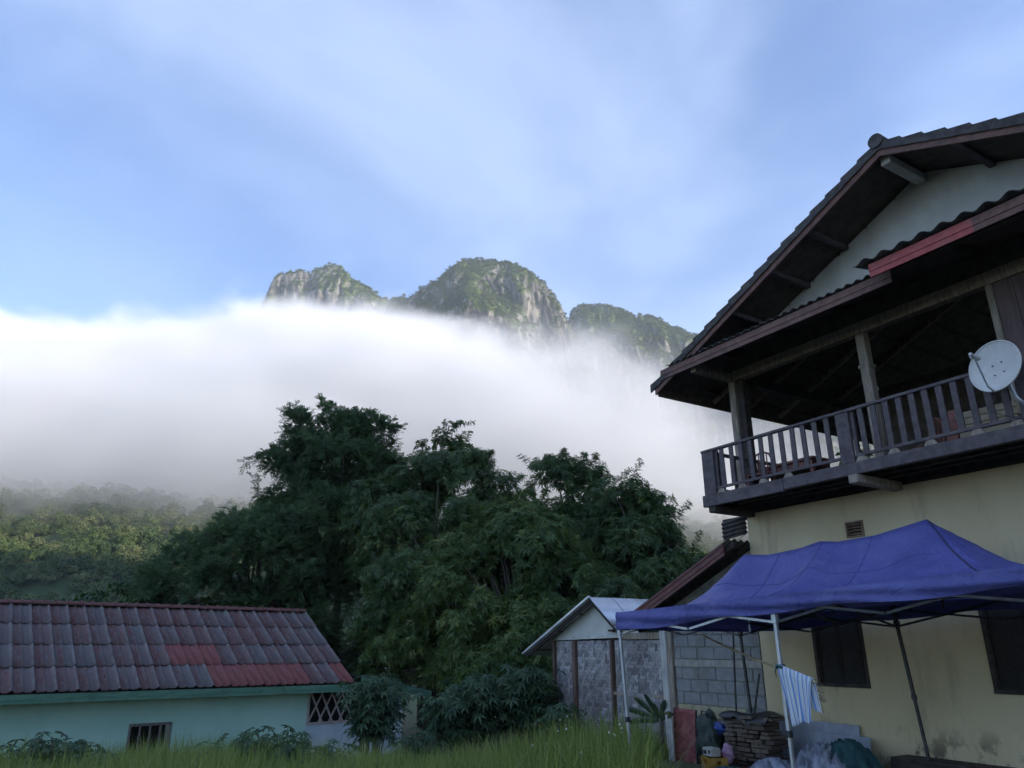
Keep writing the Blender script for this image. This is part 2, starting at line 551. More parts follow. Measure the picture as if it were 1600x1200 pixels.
# ------------------------------------------------------------------ fog bank lying against the slope
def volume_box(name, x0, x1, y0, y1, z0, z1, label):
    b = MB().box(x0, x1, y0, y1, z0, z1)
    o = b.build(name)
    tag(o, label, 'fog' if name != 'haze' else 'haze', kind='stuff')
    return o
m = Mat('fog')
m.n.remove(m.p)
pos = m.n.new('ShaderNodeSeparateXYZ'); m.l.new(m.tc('Object'), pos.inputs[0])
px_, py_, pz_ = pos.outputs
FOG_OFF = m.n.new('ShaderNodeVectorMath'); FOG_OFF.operation = 'ADD'; m.l.new(m.tc('Object'), FOG_OFF.inputs[0]); FOG_OFF.inputs[1].default_value = (620.0, 340.0, 40.0)
n1 = m.noise(0.015, 5, 0.6, (1, 1, 1.5), 0.4, FOG_OFF.outputs[0])
n2 = m.noise(0.0045, 2, 0.5)
wob = m.math('ADD', m.math('MULTIPLY', m.math('SUBTRACT', n1, 0.5), 92.0), m.math('MULTIPLY', m.math('SUBTRACT', n2, 0.5), 62.0))
fall = m.math('MULTIPLY', m.math('MAXIMUM', m.math('ADD', px_, 75.0), 0.0), -0.62)
top = m.math('ADD', m.math('ADD', fall, wob), m.math('MULTIPLY_ADD', m.math('MINIMUM', px_, 0.0), -0.035, 214.0))
top = m.math('MINIMUM', top, m.math('ADD', m.math('MULTIPLY', py_, 0.66), m.math('SUBTRACT', wob, 92.0)))
up_ = m.rng(m.math('SUBTRACT', top, pz_), -15.0, 24.0)
lo_ = m.rng(m.math('ADD', m.math('SUBTRACT', pz_, 54.0), m.math('MULTIPLY', wob, 0.5)), -32.0, 46.0)
fr_ = m.rng(m.math('ADD', py_, wob), 265.0, 515.0)
den = m.math('MULTIPLY', m.math('MULTIPLY', up_, lo_), m.math('MULTIPLY', fr_, 0.075))
vol = m.n.new('ShaderNodeVolumePrincipled')
vol.inputs['Color'].default_value = (0.995, 0.995, 0.995, 1)
vol.inputs['Anisotropy'].default_value = 0.0
m.l.new(den, vol.inputs['Density'])
m.l.new(vol.outputs[0], m.out.inputs['Volume'])
try:
    m.m.volume_sampling = 'MULTIPLE_IMPORTANCE'
except Exception:
    pass
try:
    m.m.cycles.volume_step_rate = 0.6
except Exception:
    pass
fog = volume_box('fog_bank', -680, 450, 235, 700, 8, 270, 'thick white fog bank lying across the mountainside below the peaks')
fog.data.materials.append(m.m)

# thin air over the whole valley
m = Mat('haze')
m.n.remove(m.p)
vol = m.n.new('ShaderNodeVolumePrincipled')
vol.inputs['Color'].default_value = (0.86, 0.92, 1.0, 1)
vol.inputs['Density'].default_value = 0.00016
vol.inputs['Anisotropy'].default_value = 0.1
m.l.new(vol.outputs[0], m.out.inputs['Volume'])
haze = volume_box('haze', -1700, 1700, -1100, 2200, -60, 820, 'pale blue morning haze filling the whole valley')
haze.data.materials.append(m.m)

# ------------------------------------------------------------------ materials of the buildings
M_DARKWOOD = simple('painted_dark_wood', (0.062, 0.048, 0.054), (0.105, 0.084, 0.088), 7, (1, 1, 1), 0.62, 0.003, grime=((0.16, 0.14, 0.135), 3.0, 0.5))
M_BLACKWOOD = simple('old_black_wood', (0.028, 0.022, 0.019), (0.062, 0.050, 0.042), 6, (1, 1, 1), 0.8, 0.004)
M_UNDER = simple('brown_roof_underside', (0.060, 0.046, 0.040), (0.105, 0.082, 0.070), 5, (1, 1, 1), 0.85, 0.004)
M_FASCIA = simple('brown_fascia', (0.130, 0.058, 0.044), (0.185, 0.092, 0.072), 9, (1, 1, 1), 0.6, 0.003, grime=((0.07, 0.05, 0.045), 4.0, 0.6))
M_REDFASCIA = simple('red_fascia', (0.33, 0.055, 0.05), (0.42, 0.085, 0.075), 9, (1, 1, 1), 0.5, 0.002, grime=((0.2, 0.09, 0.08), 5.0, 0.4))
M_PALEWOOD = simple('weathered_pale_wood', (0.20, 0.165, 0.13), (0.34, 0.29, 0.235), 5, (4, 4, 0.6), 0.85, 0.004)
M_WHITE = simple('white_gable_paint', (0.53, 0.515, 0.48), (0.63, 0.615, 0.58), 1.6, (1, 1, 0.5), 0.85, 0.002, grime=((0.36, 0.35, 0.33), 1.2, 0.5))
M_ROOFTILE = simple('dark_concrete_tile', (0.050, 0.046, 0.046), (0.095, 0.086, 0.084), 8, (1, 1, 1), 0.9, 0.004, grime=((0.14, 0.13, 0.12), 6, 0.5))
M_CORR = simple('dark_fibre_cement', (0.045, 0.040, 0.040), (0.085, 0.075, 0.072), 6, (1, 1, 1), 0.9, 0.003)
M_ALU = simple('galvanised_steel', (0.42, 0.43, 0.45), (0.55, 0.56, 0.58), 12, (1, 1, 0.3), 0.42, 0.001, metal=0.65)
M_BLACK_AND_SHADED_STEEL = simple('dark_and_shaded_steel', (0.03, 0.03, 0.032), (0.06, 0.06, 0.062), 12, (1, 1, 1), 0.5, 0.001, metal=0.3)
M_DARKROOM = simple('screen_and_dark_room', (0.012, 0.010, 0.010), (0.028, 0.022, 0.020), 30, (1, 1, 1), 0.8, 0.001)

# cream render with splash stains near the ground
m = Mat('cream_render')
sep = m.n.new('ShaderNodeSeparateXYZ'); m.l.new(m.tc(), sep.inputs[0])
c = m.mix(m.rng(m.noise(0.8, 5, 0.6, (1, 1, 0.5)), 0.35, 0.7), (0.56, 0.455, 0.275), (0.65, 0.545, 0.35))
c = m.mix(m.rng(m.noise(3.0, 6, 0.68, (1, 1, 0.16)), 0.50, 0.72, 0, 0.55), c, (0.34, 0.275, 0.18))
low = m.math('MULTIPLY', m.rng(sep.outputs['Z'], 0.62, 0.02), m.rng(m.noise(2.3, 6, 0.7, (1, 1, 0.7)), 0.50, 0.62))
c = m.mix(m.math('MULTIPLY', low, 0.85), c, (0.055, 0.045, 0.035))
m.color(c); m.rough(0.9); m.bump(m.noise(26, 5, 0.65), 0.004, 0.55)
M_CREAM = m.m

# ------------------------------------------------------------------ the two storey house on the right
HOUSE_RZ = math.atan2(-HU[1], HU[0] * -1)
def house_frame(name):
    return empty(name, (HO[0], HO[1], 0), HOUSE_RZ)
def L(s, d, z): return (-s, d, z)
def hbox(mb, s0, s1, d0, d1, z0, z1): return mb.box(-s0, -s1, d0, d1, z0, z1)

def wall_holes(mb, a0, a1, z0, z1, d0, d1, holes):
    """wall in the s-z plane with rectangular holes, built of butted blocks"""
    cuts = sorted({a0, a1, *[h[0] for h in holes], *[h[1] for h in holes]})
    for p, q in zip(cuts[:-1], cuts[1:]):
        hs = sorted([(h[2], h[3]) for h in holes if h[0] <= p + 1e-6 and h[1] >= q - 1e-6])
        z = z0
        for (h0, h1) in hs:
            if h0 > z: hbox(mb, p, q, d0, d1, z, h0)
            z = h1
        if z < z1: hbox(mb, p, q, d0, d1, z, z1)
    return mb

house = house_frame('house')
tag(house, 'two storey cream and dark wood house with an open balcony', 'house')
WINS = [(0.24, 1.21, 0.94, 2.15), (-2.80, -1.63, 0.95, 2.20)]
VENT = (-0.07, 0.26, 3.29, 3.56)
mb = MB()
wall_holes(mb, -5.2, 2.35, -0.6, 4.0, 0.0, 0.2, WINS + [VENT])
hbox(mb, 2.35, 2.15, 0.2, 7.0, -0.6, 4.0)
mb.build('wall', M_CREAM, house)
for (a, b, z0, z1) in WINS:
    w = MB(); t = 0.055
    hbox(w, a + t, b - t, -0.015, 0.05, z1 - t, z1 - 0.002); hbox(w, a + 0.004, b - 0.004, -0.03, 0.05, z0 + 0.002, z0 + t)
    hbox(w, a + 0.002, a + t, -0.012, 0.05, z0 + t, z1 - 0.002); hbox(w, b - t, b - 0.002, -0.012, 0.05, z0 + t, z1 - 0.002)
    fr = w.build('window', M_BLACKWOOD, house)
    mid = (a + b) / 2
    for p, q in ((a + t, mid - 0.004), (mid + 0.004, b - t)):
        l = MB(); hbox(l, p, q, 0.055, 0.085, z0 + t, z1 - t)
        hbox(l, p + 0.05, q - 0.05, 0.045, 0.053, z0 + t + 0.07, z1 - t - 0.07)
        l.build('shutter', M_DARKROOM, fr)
w = MB(); a, b, z0, z1 = VENT
hbox(w, a + 0.002, a + 0.03, -0.02, 0.1, z0 + 0.002, z1 - 0.002); hbox(w, b - 0.03, b - 0.002, -0.02, 0.1, z0 + 0.002, z1 - 0.002)
hbox(w, a + 0.03, b - 0.03, -0.018, 0.1, z1 - 0.03, z1 - 0.002); hbox(w, a + 0.03, b - 0.03, -0.018, 0.1, z0 + 0.002, z0 + 0.03)
M_CLAY = simple('clay_vent', (0.16, 0.10, 0.07), (0.25, 0.17, 0.12), 8, rough=0.85)
vent = w.build('vent', M_CLAY, house)
for k in range(4):
    z = z0 + 0.05 + k * 0.052
    s_ = MB(); s_.bar(L(a + 0.032, 0.03, z + 0.02), L(b - 0.032, 0.03, z + 0.02), 0.075, 0.014, (0, -0.55, 1)); s_.build('slat', M_CLAY, vent)
bk = MB(); hbox(bk, a + 0.01, b - 0.01, 0.12, 0.13, z0, z1); bk.build('vent_back', M_BLACKWOOD, vent)

# upper floor: boards, rim, brackets
for k in range(6):
    f_ = MB(); d0 = -1.04 + k * 0.173
    hbox(f_, 2.36, -5.2, d0, d0 + 0.168, 4.205 + 0.004 * (k % 2), 4.245); f_.build('floor_board', M_BLACKWOOD, house)
f_ = MB(); hbox(f_, 2.36, -5.2, 0.01, 7.0, 4.06, 4.245); f_.build('floor', M_BLACKWOOD, house)
for k in range(3):
    f_ = MB(); d0 = -0.92 + k * 0.32; hbox(f_, 2.30, -5.2, d0, d0 + 0.07, 4.10, 4.203); f_.build('joist', M_BLACKWOOD, house)
r_ = MB(); hbox(r_, 2.40, 0.555, -1.115, -1.05, 4.035, 4.25); r_.build('rim_board', M_DARKWOOD, house, bevel=0.006)
r_ = MB(); hbox(r_, 0.55, -5.2, -1.105, -1.05, 4.065, 4.252); r_.build('rim_board', M_DARKWOOD, house, bevel=0.006)
r_ = MB(); hbox(r_, 2.398, 2.34, -1.048, 3.4, 4.04, 4.25); r_.build('rim_board', M_DARKWOOD, house, bevel=0.006)
for s in (2.22, -0.78, -3.75):
    r_ = MB(); r_.prism([(-(s + 0.085), 3.925), (-(s - 0.085), 3.925), (-(s - 0.085), 4.058), (-(s + 0.085), 4.058)], -1.16 if s < 2 else -1.08, 0.0)
    r_.build('bracket_beam', M_PALEWOOD if s < 2 else M_BLACKWOOD, house, bevel=0.012)

# balustrade
def baluster_mesh(h):
    b = MB(); b.box(-0.044, 0.044, -0.014, 0.014, 0, h); return b.mesh('baluster', M_DARKWOOD)
BAL = baluster_mesh(0.69)
rail = MB(); hbox(rail, 2.37, -3.30, -1.10, -1.02, 5.07, 5.12)
rail = rail.build('railing', M_DARKWOOD, house, bevel=0.008)
b_ = MB(); hbox(b_, 2.06, -0.57, -1.085, -1.045, 4.33, 4.38); b_.build('bottom_rail', M_DARKWOOD, rail, bevel=0.006)
b_ = MB(); hbox(b_, -0.82, -3.22, -1.085, -1.045, 4.33, 4.38); b_.build('bottom_rail', M_DARKWOOD, rail, bevel=0.006)
for s, w in ((2.215, 0.29), (-0.69, 0.23), (-3.31, 0.17)):
    n_ = MB(); hbox(n_, s + w / 2, s - w / 2, -1.09, -1.03, 4.256, 5.068); n_.build('newel', M_DARKWOOD, rail, bevel=0.006)
for s in (2.035, -0.845):
    n_ = MB(); hbox(n_, s + 0.028, s - 0.028, -1.045, -0.99, 4.256, 5.068); n_.build('newel', M_DARKWOOD, rail)
def balusters(s0, s1, n):
    for k in range(n):
        s = s0 + (s1 - s0) * k / (n - 1)
        o = link_mesh('baluster', BAL, None, rail)
        o.location = L(s, -1.064 + 0.004 * random.uniform(-1, 1), 4.38)
        o.rotation_euler = (0, R(random.uniform(-1.1, 1.1)), R(random.uniform(-3, 3)))
balusters(1.86, -0.40, 11)
balusters(-1.02, -3.08, 11)
for s in (1.95, 1.45, 0.98, 0.45, -0.92, -1.45, -2.0, -2.65, -3.15):
    k_ = MB(); k_.prism([(-(s + 0.05), 4.329), (-(s - 0.05), 4.329), (-(s - 0.10), 4.255), (-(s + 0.10), 4.255)], -1.08, -1.05)
    k_.build('rail_block', M_PALEWOOD, rail)
b_ = MB(); hbox(b_, 2.335, 2.255, -1.0, 3.35, 5.07, 5.12); side = b_.build('side_railing', M_DARKWOOD, house)
b_ = MB(); hbox(b_, 2.315, 2.275, -1.0, 3.35, 4.365, 4.415); b_.build('bottom_rail', M_DARKWOOD, side)
for k in range(11):
    o = link_mesh('baluster', BAL, None, side); o.location = L(2.295, -0.62 + k * 0.36, 4.38); o.rotation_euler = (0, 0, R(90))

# posts, beams, room
def post(s, d, z0, z1, w, mat, name='post'):
    p = MB(); hbox(p, s + w / 2, s - w / 2, d, d + w, z0, z1); return p.build(name, mat, house, bevel=0.01)
pl = post(2.40, 0.0, 4.247, 6.76, 0.155, M_PALEWOOD)
post(2.235, 0.06, 4.247, 6.76, 0.17, M_BLACKWOOD)  # added dark post standing in for the pale post's shaded side
pm = post(-0.56, 0.0, 4.247, 6.76, 0.165, M_PALEWOOD)
c_ = MB(); hbox(c_, -0.46, -0.66, -0.012, 0.177, 6.12, 6.18); c_.build('collar', M_PALEWOOD, pm)
post(-2.74, 0.0, 4.247, 6.76, 0.10, M_PALEWOOD)
pb = post(2.30, 3.35, 4.247, 6.76, 0.16, M_BLACKWOOD)
M_ROOMWALL = simple('brown_board_wall', (0.085, 0.055, 0.055), (0.13, 0.085, 0.082), 5, (3, 3, 0.4), 0.7, 0.003)
for k in range(9):
    s0 = -2.80 - k * 0.27
    p = MB(); hbox(p, s0, s0 - 0.264, 0.03 + 0.006 * (k % 2), 0.07, 4.247, 6.76); p.build('wall_board', M_ROOMWALL, house)
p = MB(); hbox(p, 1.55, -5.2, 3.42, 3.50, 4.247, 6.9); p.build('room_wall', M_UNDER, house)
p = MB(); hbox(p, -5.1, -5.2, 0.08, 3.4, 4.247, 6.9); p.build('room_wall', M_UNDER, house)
p = MB(); hbox(p, 2.5, -5.2, 0.0, 0.16, 6.765, 6.97); p.build('beam', M_PALEWOOD, house)
p = MB(); hbox(p, 2.48, 2.32, 0.165, 7.0, 6.77, 6.95); p.build('beam', M_BLACKWOOD, house)
p = MB(); hbox(p, 2.48, 2.34, -1.05, -0.004, 6.78, 6.93); p.build('beam', M_PALEWOOD, house)
p = MB(); p.bar(L(2.31, 0.6, 6.75), L(2.31, 0.2, 6.15), 0.08, 0.1); p.build('brace', M_BLACKWOOD, house)

# gable roof
RS, RZ0, SL = -2.13, 9.13, 0.442
SEC = math.sqrt(1 + SL * SL)
def rz_(s): return RZ0 - SL * abs(s - RS)
SEND = 3.46
g = MB()
def roof_slab(mb, s0, s1, d0, d1, lo, hi):
    mb.hexa([L(s0, d0, rz_(s0) + lo), L(s1, d0, rz_(s1) + lo), L(s1, d1, rz_(s1) + lo), L(s0, d1, rz_(s0) + lo),
             L(s0, d0, rz_(s0) + hi), L(s1, d0, rz_(s1) + hi), L(s1, d1, rz_(s1) + hi), L(s0, d1, rz_(s0) + hi)])
roof = MB()
roof_slab(roof, SEND - 0.05, RS, -1.06, 7.6, 0.06, 0.09)
roof_slab(roof, RS, -7.6, -1.06, 7.6, 0.06, 0.09)
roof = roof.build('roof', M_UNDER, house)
nct = 17; step = (SEND + 0.06 - RS) / nct
for side_ in (1, -1):
    for k in range(nct if side_ == 1 else 14):
        a = RS + side_ * k * step
        b = RS + side_ * ((k + 1) * step + 0.045)
        def tile(d0, d1):
            t = MB()
            za, zb = rz_(a), rz_(b)
            t.hexa([L(a, d0, za + 0.125), L(b, d0, zb + 0.155), L(b, d1, zb + 0.155), L(a, d1, za + 0.125),
                    L(a, d0, za + 0.165), L(b, d0, zb + 0.218), L(b, d1, zb + 0.218), L(a, d1, za + 0.165)])
            # hanging verge of the tile
            return t
        t = tile(-1.165 - 0.004 * (k % 2), -0.86)
        za, zb = rz_(a), rz_(b - side_ * 0.045)
        d0 = -1.167 - 0.004 * (k % 2)
        t.hexa([L(a, d0, za + 0.03), L(b, d0, rz_(b) + 0.045), L(b, d0 + 0.03, rz_(b) + 0.045), L(a, d0 + 0.03, za + 0.03),
                L(a, d0, za + 0.126), L(b, d0, rz_(b) + 0.156), L(b, d0 + 0.03, rz_(b) + 0.156), L(a, d0 + 0.03, za + 0.126)])
        t.build('roof_tile', M_ROOFTILE, roof)
        tile(-0.855, 7.7).build('tile_course', M_ROOFTILE, roof)
for k in range(20):
    r_ = MB(); zc = RZ0 + 0.19
    n = 10; ra = 0.125 - 0.004 * (k % 2)
    d0 = -1.20 + k * 0.43; d1 = d0 + 0.45
    r_.tube([L(RS, d0, zc), L(RS, d1, zc)], [ra, ra - 0.012], 14)
    r_.build('ridge_cap', M_ROOFTILE, roof, smooth=False)
for side_, s1 in ((1, SEND), (-1, -7.6)):
    b_ = MB()
    s0 = RS
    for (lo, hi, d0, d1) in ((-0.075, 0.03, -1.135, -1.09), (0.03, 0.11, -1.15, -1.09)):
        b_.hexa([L(s0, d0, rz_(s0) + lo), L(s1, d0, rz_(s1) + lo), L(s1, d1, rz_(s1) + lo), L(s0, d1, rz_(s0) + lo),
                 L(s0, d0, rz_(s0) + hi), L(s1, d0, rz_(s1) + hi), L(s1, d1, rz_(s1) + hi), L(s0, d1, rz_(s0) + hi)])
    b_.build('barge_board', M_FASCIA, roof)
b_ = MB(); hbox(b_, SEND + 0.0, SEND - 0.04, -1.06, 7.6, rz_(SEND) - 0.10, rz_(SEND) + 0.07); b_.build('eave_board', M_UNDER, roof)
# purlins under the overhang, battens and rafters
for s, big in ((RS, 1), (-0.60, 0), (0.28, 0), (1.28, 0), (2.2, 0), (-3.2, 0), (-4.2, 0)):
    p = MB(); w_ = 0.085 if big else 0.05; h_ = 0.15 if big else 0.10
    zt = rz_(s) + (0.0 if big else 0.055) - (0.03 if big else 0)
    hbox(p, s + w_, s - w_, -1.0 if big else -1.055, 0.02 if True else 0, zt - h_, zt - 0.003)
    p.build('purlin', M_WHITE if big else M_DARKWOOD, roof, bevel=0.008)
for k in range(9):
    s = RS + 0.5 + k * 0.6
    p = MB(); hbox(p, s + 0.02, s - 0.02, 0.03, 7.5, rz_(s) + 0.0, rz_(s) + 0.05); p.build('batten', M_UNDER, roof)
for d in (0.55, 1.6, 2.7, 3.8):
    p = MB(); p.bar(L(RS, d, RZ0 + 0.0), L(SEND - 0.06, d, rz_(SEND - 0.06) + 0.0), 0.05, 0.09); p.build('rafter', M_PALEWOOD if d > 0.5 else M_DARKWOOD, roof)
# white gable wall
gp = [(-(2.42), 6.975), (2.9, 6.975), (5.2, 6.975), (5.2, rz_(-5.2) + 0.04), (-RS, RZ0 + 0.04), (-2.42, rz_(2.42) + 0.04)]
gw = MB(); gw.prism([gp[0], gp[2], gp[3], gp[4], gp[5]], 0.03, 0.13); gw.build('gable_wall', M_WHITE, house)

p = MB(); hbox(p, 2.46, -5.2, 0.012, 0.028, 6.972, 7.36); p.build('gable_shade_strip', M_BLACKWOOD, house)  # added dark strip standing in for shade under the skirt roof
# skirt roof over the balcony
def corrugated(mb, s0, s1, d0, z0, d1, z1, period=0.177, amp=0.024, th=0.008, phase=0.0):
    n = int(abs(s1 - s0) / period * 8)
    for kk, off in ((0, 0.0), (1, th)):
        pass
    def fn_top(u, v):
        s = s0 + (s1 - s0) * u
        w_ = amp * math.cos(2 * math.pi * (s / period) + phase)
        return L(s, d0 + (d1 - d0) * v, z0 + (z1 - z0) * v + w_)
    mb.grid(fn_top, n, 1)
    return mb
skirt = MB()
hbox(skirt, 3.0, -5.2, -0.02, 0.02, 7.30, 7.40)
skirt = skirt.build('skirt_roof', M_BLACKWOOD, house)
for k in range(6):
    a = 3.02 - k * 0.82
    c_ = corrugated(MB(), a, max(a - 0.9, -1.72), -1.21, 7.075 + 0.006 * (k % 2), 0.02, 7.39 + 0.006 * (k % 2))
    c_.build('corrugated_sheet', M_CORR, skirt, smooth=True, solid=0.009)
for k in range(4):
    a = -1.60 - k * 0.92
    c_ = corrugated(MB(), a, a - 1.0, -1.56, 7.165 + 0.006 * (k % 2), 0.02, 7.44 + 0.006 * (k % 2), 0.3, 0.034)
    c_.build('corrugated_sheet', M_CORR, skirt, smooth=True, solid=0.010)
def fascia(s0, s1, d, z0, z1, mat):
    f = MB(); h = (z1 - z0)
    hbox(f, s0, s1, d, d + 0.03, z0, z0 + h * 0.42); hbox(f, s0, s1, d - 0.012, d + 0.03, z0 + h * 0.42, z0 + h * 0.62); hbox(f, s0, s1, d - 0.004, d + 0.03, z0 + h * 0.62, z1)
    return f.build('fascia', mat, skirt)
fascia(3.22, -1.95, -1.17, 6.84, 7.045, M_FASCIA)
fascia(-1.80, -3.35, -1.47, 6.90, 7.115, M_REDFASCIA)
fascia(-3.352, -5.2, -1.47, 6.90, 7.115, M_FASCIA)
for s in (1.9, 0.7, -0.5, -1.7, -2.9, -4.1):
    p = MB(); p.bar(L(s, -1.13, 6.99), L(s, 0.0, 7.27), 0.05, 0.09); p.build('rafter', M_BLACKWOOD, skirt)
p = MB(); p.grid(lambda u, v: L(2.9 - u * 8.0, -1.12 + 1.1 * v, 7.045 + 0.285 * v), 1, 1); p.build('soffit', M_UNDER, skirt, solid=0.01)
# short corrugated apron at the corner under the balcony
c_ = MB()
c_.grid(lambda u, v: L(2.36 + 0.62 * u, -0.03 + 0.02 * math.cos(2 * math.pi * v * 4.5), 3.99 - 0.37 * v - 0.06 * u), 2, 36)
c_.build('corner_apron', M_CORR, house, smooth=True, solid=0.008)
p = MB(); hbox(p, 2.98, 2.36, 0.0, 0.06, 3.90, 3.98); p.build('apron_batten', M_BLACKWOOD, house)

# ------------------------------------------------------------------ things on the balcony
def at_house(name, s, d, z, rz=0.0):
    p = HO + HU * s + HV * d
    return empty(name, (p[0], p[1], z), HOUSE_RZ + rz)
M_REDWOOD = simple('red_brown_wood', (0.16, 0.055, 0.04), (0.24, 0.095, 0.07), 6, (1, 4, 4), 0.55, 0.002)
t = at_house('table', 1.72, 0.75, 4.247)
tag(t, 'red brown wooden table standing behind the left balcony balusters', 'table')
MB().box(-0.70, 0.70, -0.32, 0.32, 0.66, 0.71).build('tabletop', M_REDWOOD, t, bevel=0.006)
MB().box(-0.64, 0.64, -0.27, 0.27, 0.56, 0.655).build('apron', M_REDWOOD, t)
for sx in (-1, 1):
    for sy in (-1, 1):
        MB().box(sx * 0.62 - 0.035, sx * 0.62 + 0.035, sy * 0.24 - 0.035, sy * 0.24 + 0.035, 0, 0.56).build('leg', M_REDWOOD, t)
def chair(name, s, d, rz, label):
    t = at_house(name, s, d, 4.247, rz)
    tag(t, label, 'chair')
    MB().box(-0.22, 0.22, -0.21, 0.21, 0.42, 0.46).build('seat', M_REDWOOD, t, bevel=0.006)
    for sx in (-1, 1):
        for sy in (-1, 1):
            MB().box(sx * 0.19 - 0.02, sx * 0.19 + 0.02, sy * 0.18 - 0.02, sy * 0.18 + 0.02, 0, 0.42).build('leg', M_REDWOOD, t)
    arch = [(-0.2, 0.19, 0.46), (-0.2, 0.215, 0.75), (-0.13, 0.23, 0.92), (0, 0.235, 0.97), (0.13, 0.23, 0.92), (0.2, 0.215, 0.75), (0.2, 0.19, 0.46)]
    MB().tube(arch, 0.022, 6).build('back_frame', M_REDWOOD, t)
    for x in (-0.08, 0.0, 0.08):
        MB().bar((x, 0.2, 0.46), (x, 0.232, 0.94), 0.02, 0.02, (0, 1, 0)).build('spindle', M_REDWOOD, t)
    return t
chair('chair', 1.95, 0.05, R(20), 'arched back wooden chair between the table and the balcony corner post')
chair('chair', -0.95, 0.75, R(-30), 'wooden chair in the shade beside the middle pale balcony post')
M_POT = simple('clay_pot', (0.22, 0.11, 0.07), (0.30, 0.16, 0.10), 8, rough=0.85)
M_CARD = simple('old_cardboard', (0.36, 0.29, 0.20), (0.46, 0.38, 0.27), 7, (1, 1, 4), 0.9, 0.003)
t = at_house('storage_box', -2.58, -0.42, 4.247, R(3))
tag(t, 'pale tan box of stacked boards behind the right end of the balcony', 'box')
for k in range(5):
    MB().box(-0.40 + 0.01 * (k % 2), 0.40 - 0.012 * (k % 3), -0.2, 0.2, 0.005 + k * 0.098, 0.095 + k * 0.098).build('board', M_CARD, t, bevel=0.006)
t = at_house('wood_panel', -2.03, -0.55, 4.247, R(-4))
tag(t, 'reddish upright plank leaning behind the balusters near the satellite dish', 'plank')
MB().hexa([(-0.09, 0, 0), (0.09, 0, 0), (0.09, 0.03, 0), (-0.09, 0.03, 0), (-0.09, 0.12, 0.62), (0.09, 0.12, 0.62), (0.09, 0.15, 0.62), (-0.09, 0.15, 0.62)]).build('plank', M_REDWOOD, t, bevel=0.004)

# hanging bulb
b = at_house('light_bulb', -0.18, 0.9, 5.95)
tag(b, 'unlit glass bulb hanging on a wire under the balcony roof', 'bulb')
m = Mat('bulb_glass'); m.color((0.75, 0.75, 0.72)); m.rough(0.15); M_BULB = m.m
MB().tube([(0, 0, 0), (0, 0, 0.03), (0, 0, 0.06), (0, 0, 0.09), (0, 0, 0.115)], [0.008, 0.032, 0.038, 0.028, 0.014], 10).build('glass', M_BULB, b, smooth=True)
MB().tube([(0, 0, 0.115), (0, 0, 0.16)], 0.016, 8).build('socket', M_BLACK_AND_SHADED_STEEL, b)
MB().tube([(0, 0, 0.16), (0, 0, 1.85)], 0.004, 5).build('wire', M_BLACK_AND_SHADED_STEEL, b)

# satellite dish
dish = at_house('satellite_dish', -3.16, -1.35, 5.02)
tag(dish, 'pale grey satellite dish fixed to the right end of the balcony railing', 'satellite dish')
M_DISH = simple('dish_paint', (0.52, 0.51, 0.48), (0.60, 0.59, 0.56), 3, rough=0.5, bump=0.0, grime=((0.4, 0.38, 0.34), 7, 0.35))
# dish axis in world, turned into the house frame by the parent's rotation
ax_w = Vector((-0.86, -0.46, 0.20)).normalized()
ax = Matrix.Rotation(-HOUSE_RZ, 3, 'Z') @ ax_w
e1 = ax.cross(Vector((0, 0, 1))).normalized(); e2 = e1.cross(ax).normalized()
def dish_pt(r, a, back=0.0):
    return e1 * (0.33 * r * math.cos(a)) + e2 * (0.36 * r * math.sin(a)) + ax * (0.085 * (r * r - 1) - back)
dm = MB()
nr, na = 8, 36
for layer, back in ((0, 0.0), (1, 0.012)):
    base = len(dm.v)
    dm.v.append(tuple(dish_pt(0, 0, back)))
    for i in range(1, nr + 1):
        for k in range(na): dm.v.append(tuple(dish_pt(i / nr, 2 * math.pi * k / na, back)))
    for k in range(na):
        k2 = (k + 1) % na
        dm.f.append((base, base + 1 + k, base + 1 + k2) if layer == 0 else (base, base + 1 + k2, base + 1 + k))
        for i in range(nr - 1):
            q = (base + 1 + i * na + k, base + 1 + (i + 1) * na + k, base + 1 + (i + 1) * na + k2, base + 1 + i * na + k2)
            dm.f.append(q if layer == 0 else q[::-1])
refl = dm.build('reflector', M_DISH, dish, smooth=True)
MB().tube([dish_pt(1.0, 2 * math.pi * k / 36) for k in range(37)], 0.011, 6, cap=False).build('rim', M_DISH, refl, smooth=True)
for (r, a) in ((0.25, 0.6), (0.25, 2.2), (0.3, 3.9), (0.3, 5.2)):
    p = dish_pt(r, a); MB().tube([p, p + ax * 0.012], 0.010, 6).build('bolt', M_BLACK_AND_SHADED_STEEL, refl)
foc = ax * 0.36 - e2 * 0.02 - e1 * 0.0
foc_w = dish_pt(1.0, -math.pi / 2) + ax * 0.44 + e2 * 0.33
arm0 = dish_pt(1.02, -math.pi / 2 + 0.1)
MB().tube([arm0, arm0 + ax * 0.13 + e2 * 0.02, foc_w], 0.012, 6).build('arm', M_ALU, dish)
MB().tube([foc_w - ax * 0.10, foc_w - ax * 0.04, foc_w, foc_w + ax * 0.07], [0.034, 0.034, 0.022, 0.022], 10).build('receiver', M_DISH, dish)
MB().tube([foc_w - ax * 0.02 + e1 * 0.05, foc_w - ax * 0.02 - e1 * 0.02], 0.026, 8).build('receiver_cap', M_DISH, dish)
MB().tube([-ax * 0.085, -ax * 0.16, Vector((0.10, 0.05, -0.42)) - ax * 0.1, Vector((0.20, 0.30, -0.62))], 0.024, 8).build('mast', M_ALU, dish, smooth=True)
MB().bar(-ax * 0.165 - e2 * 0.10, -ax * 0.165 + e2 * 0.10, 0.12, 0.05, tuple(ax)).build('mount', M_ALU, dish)
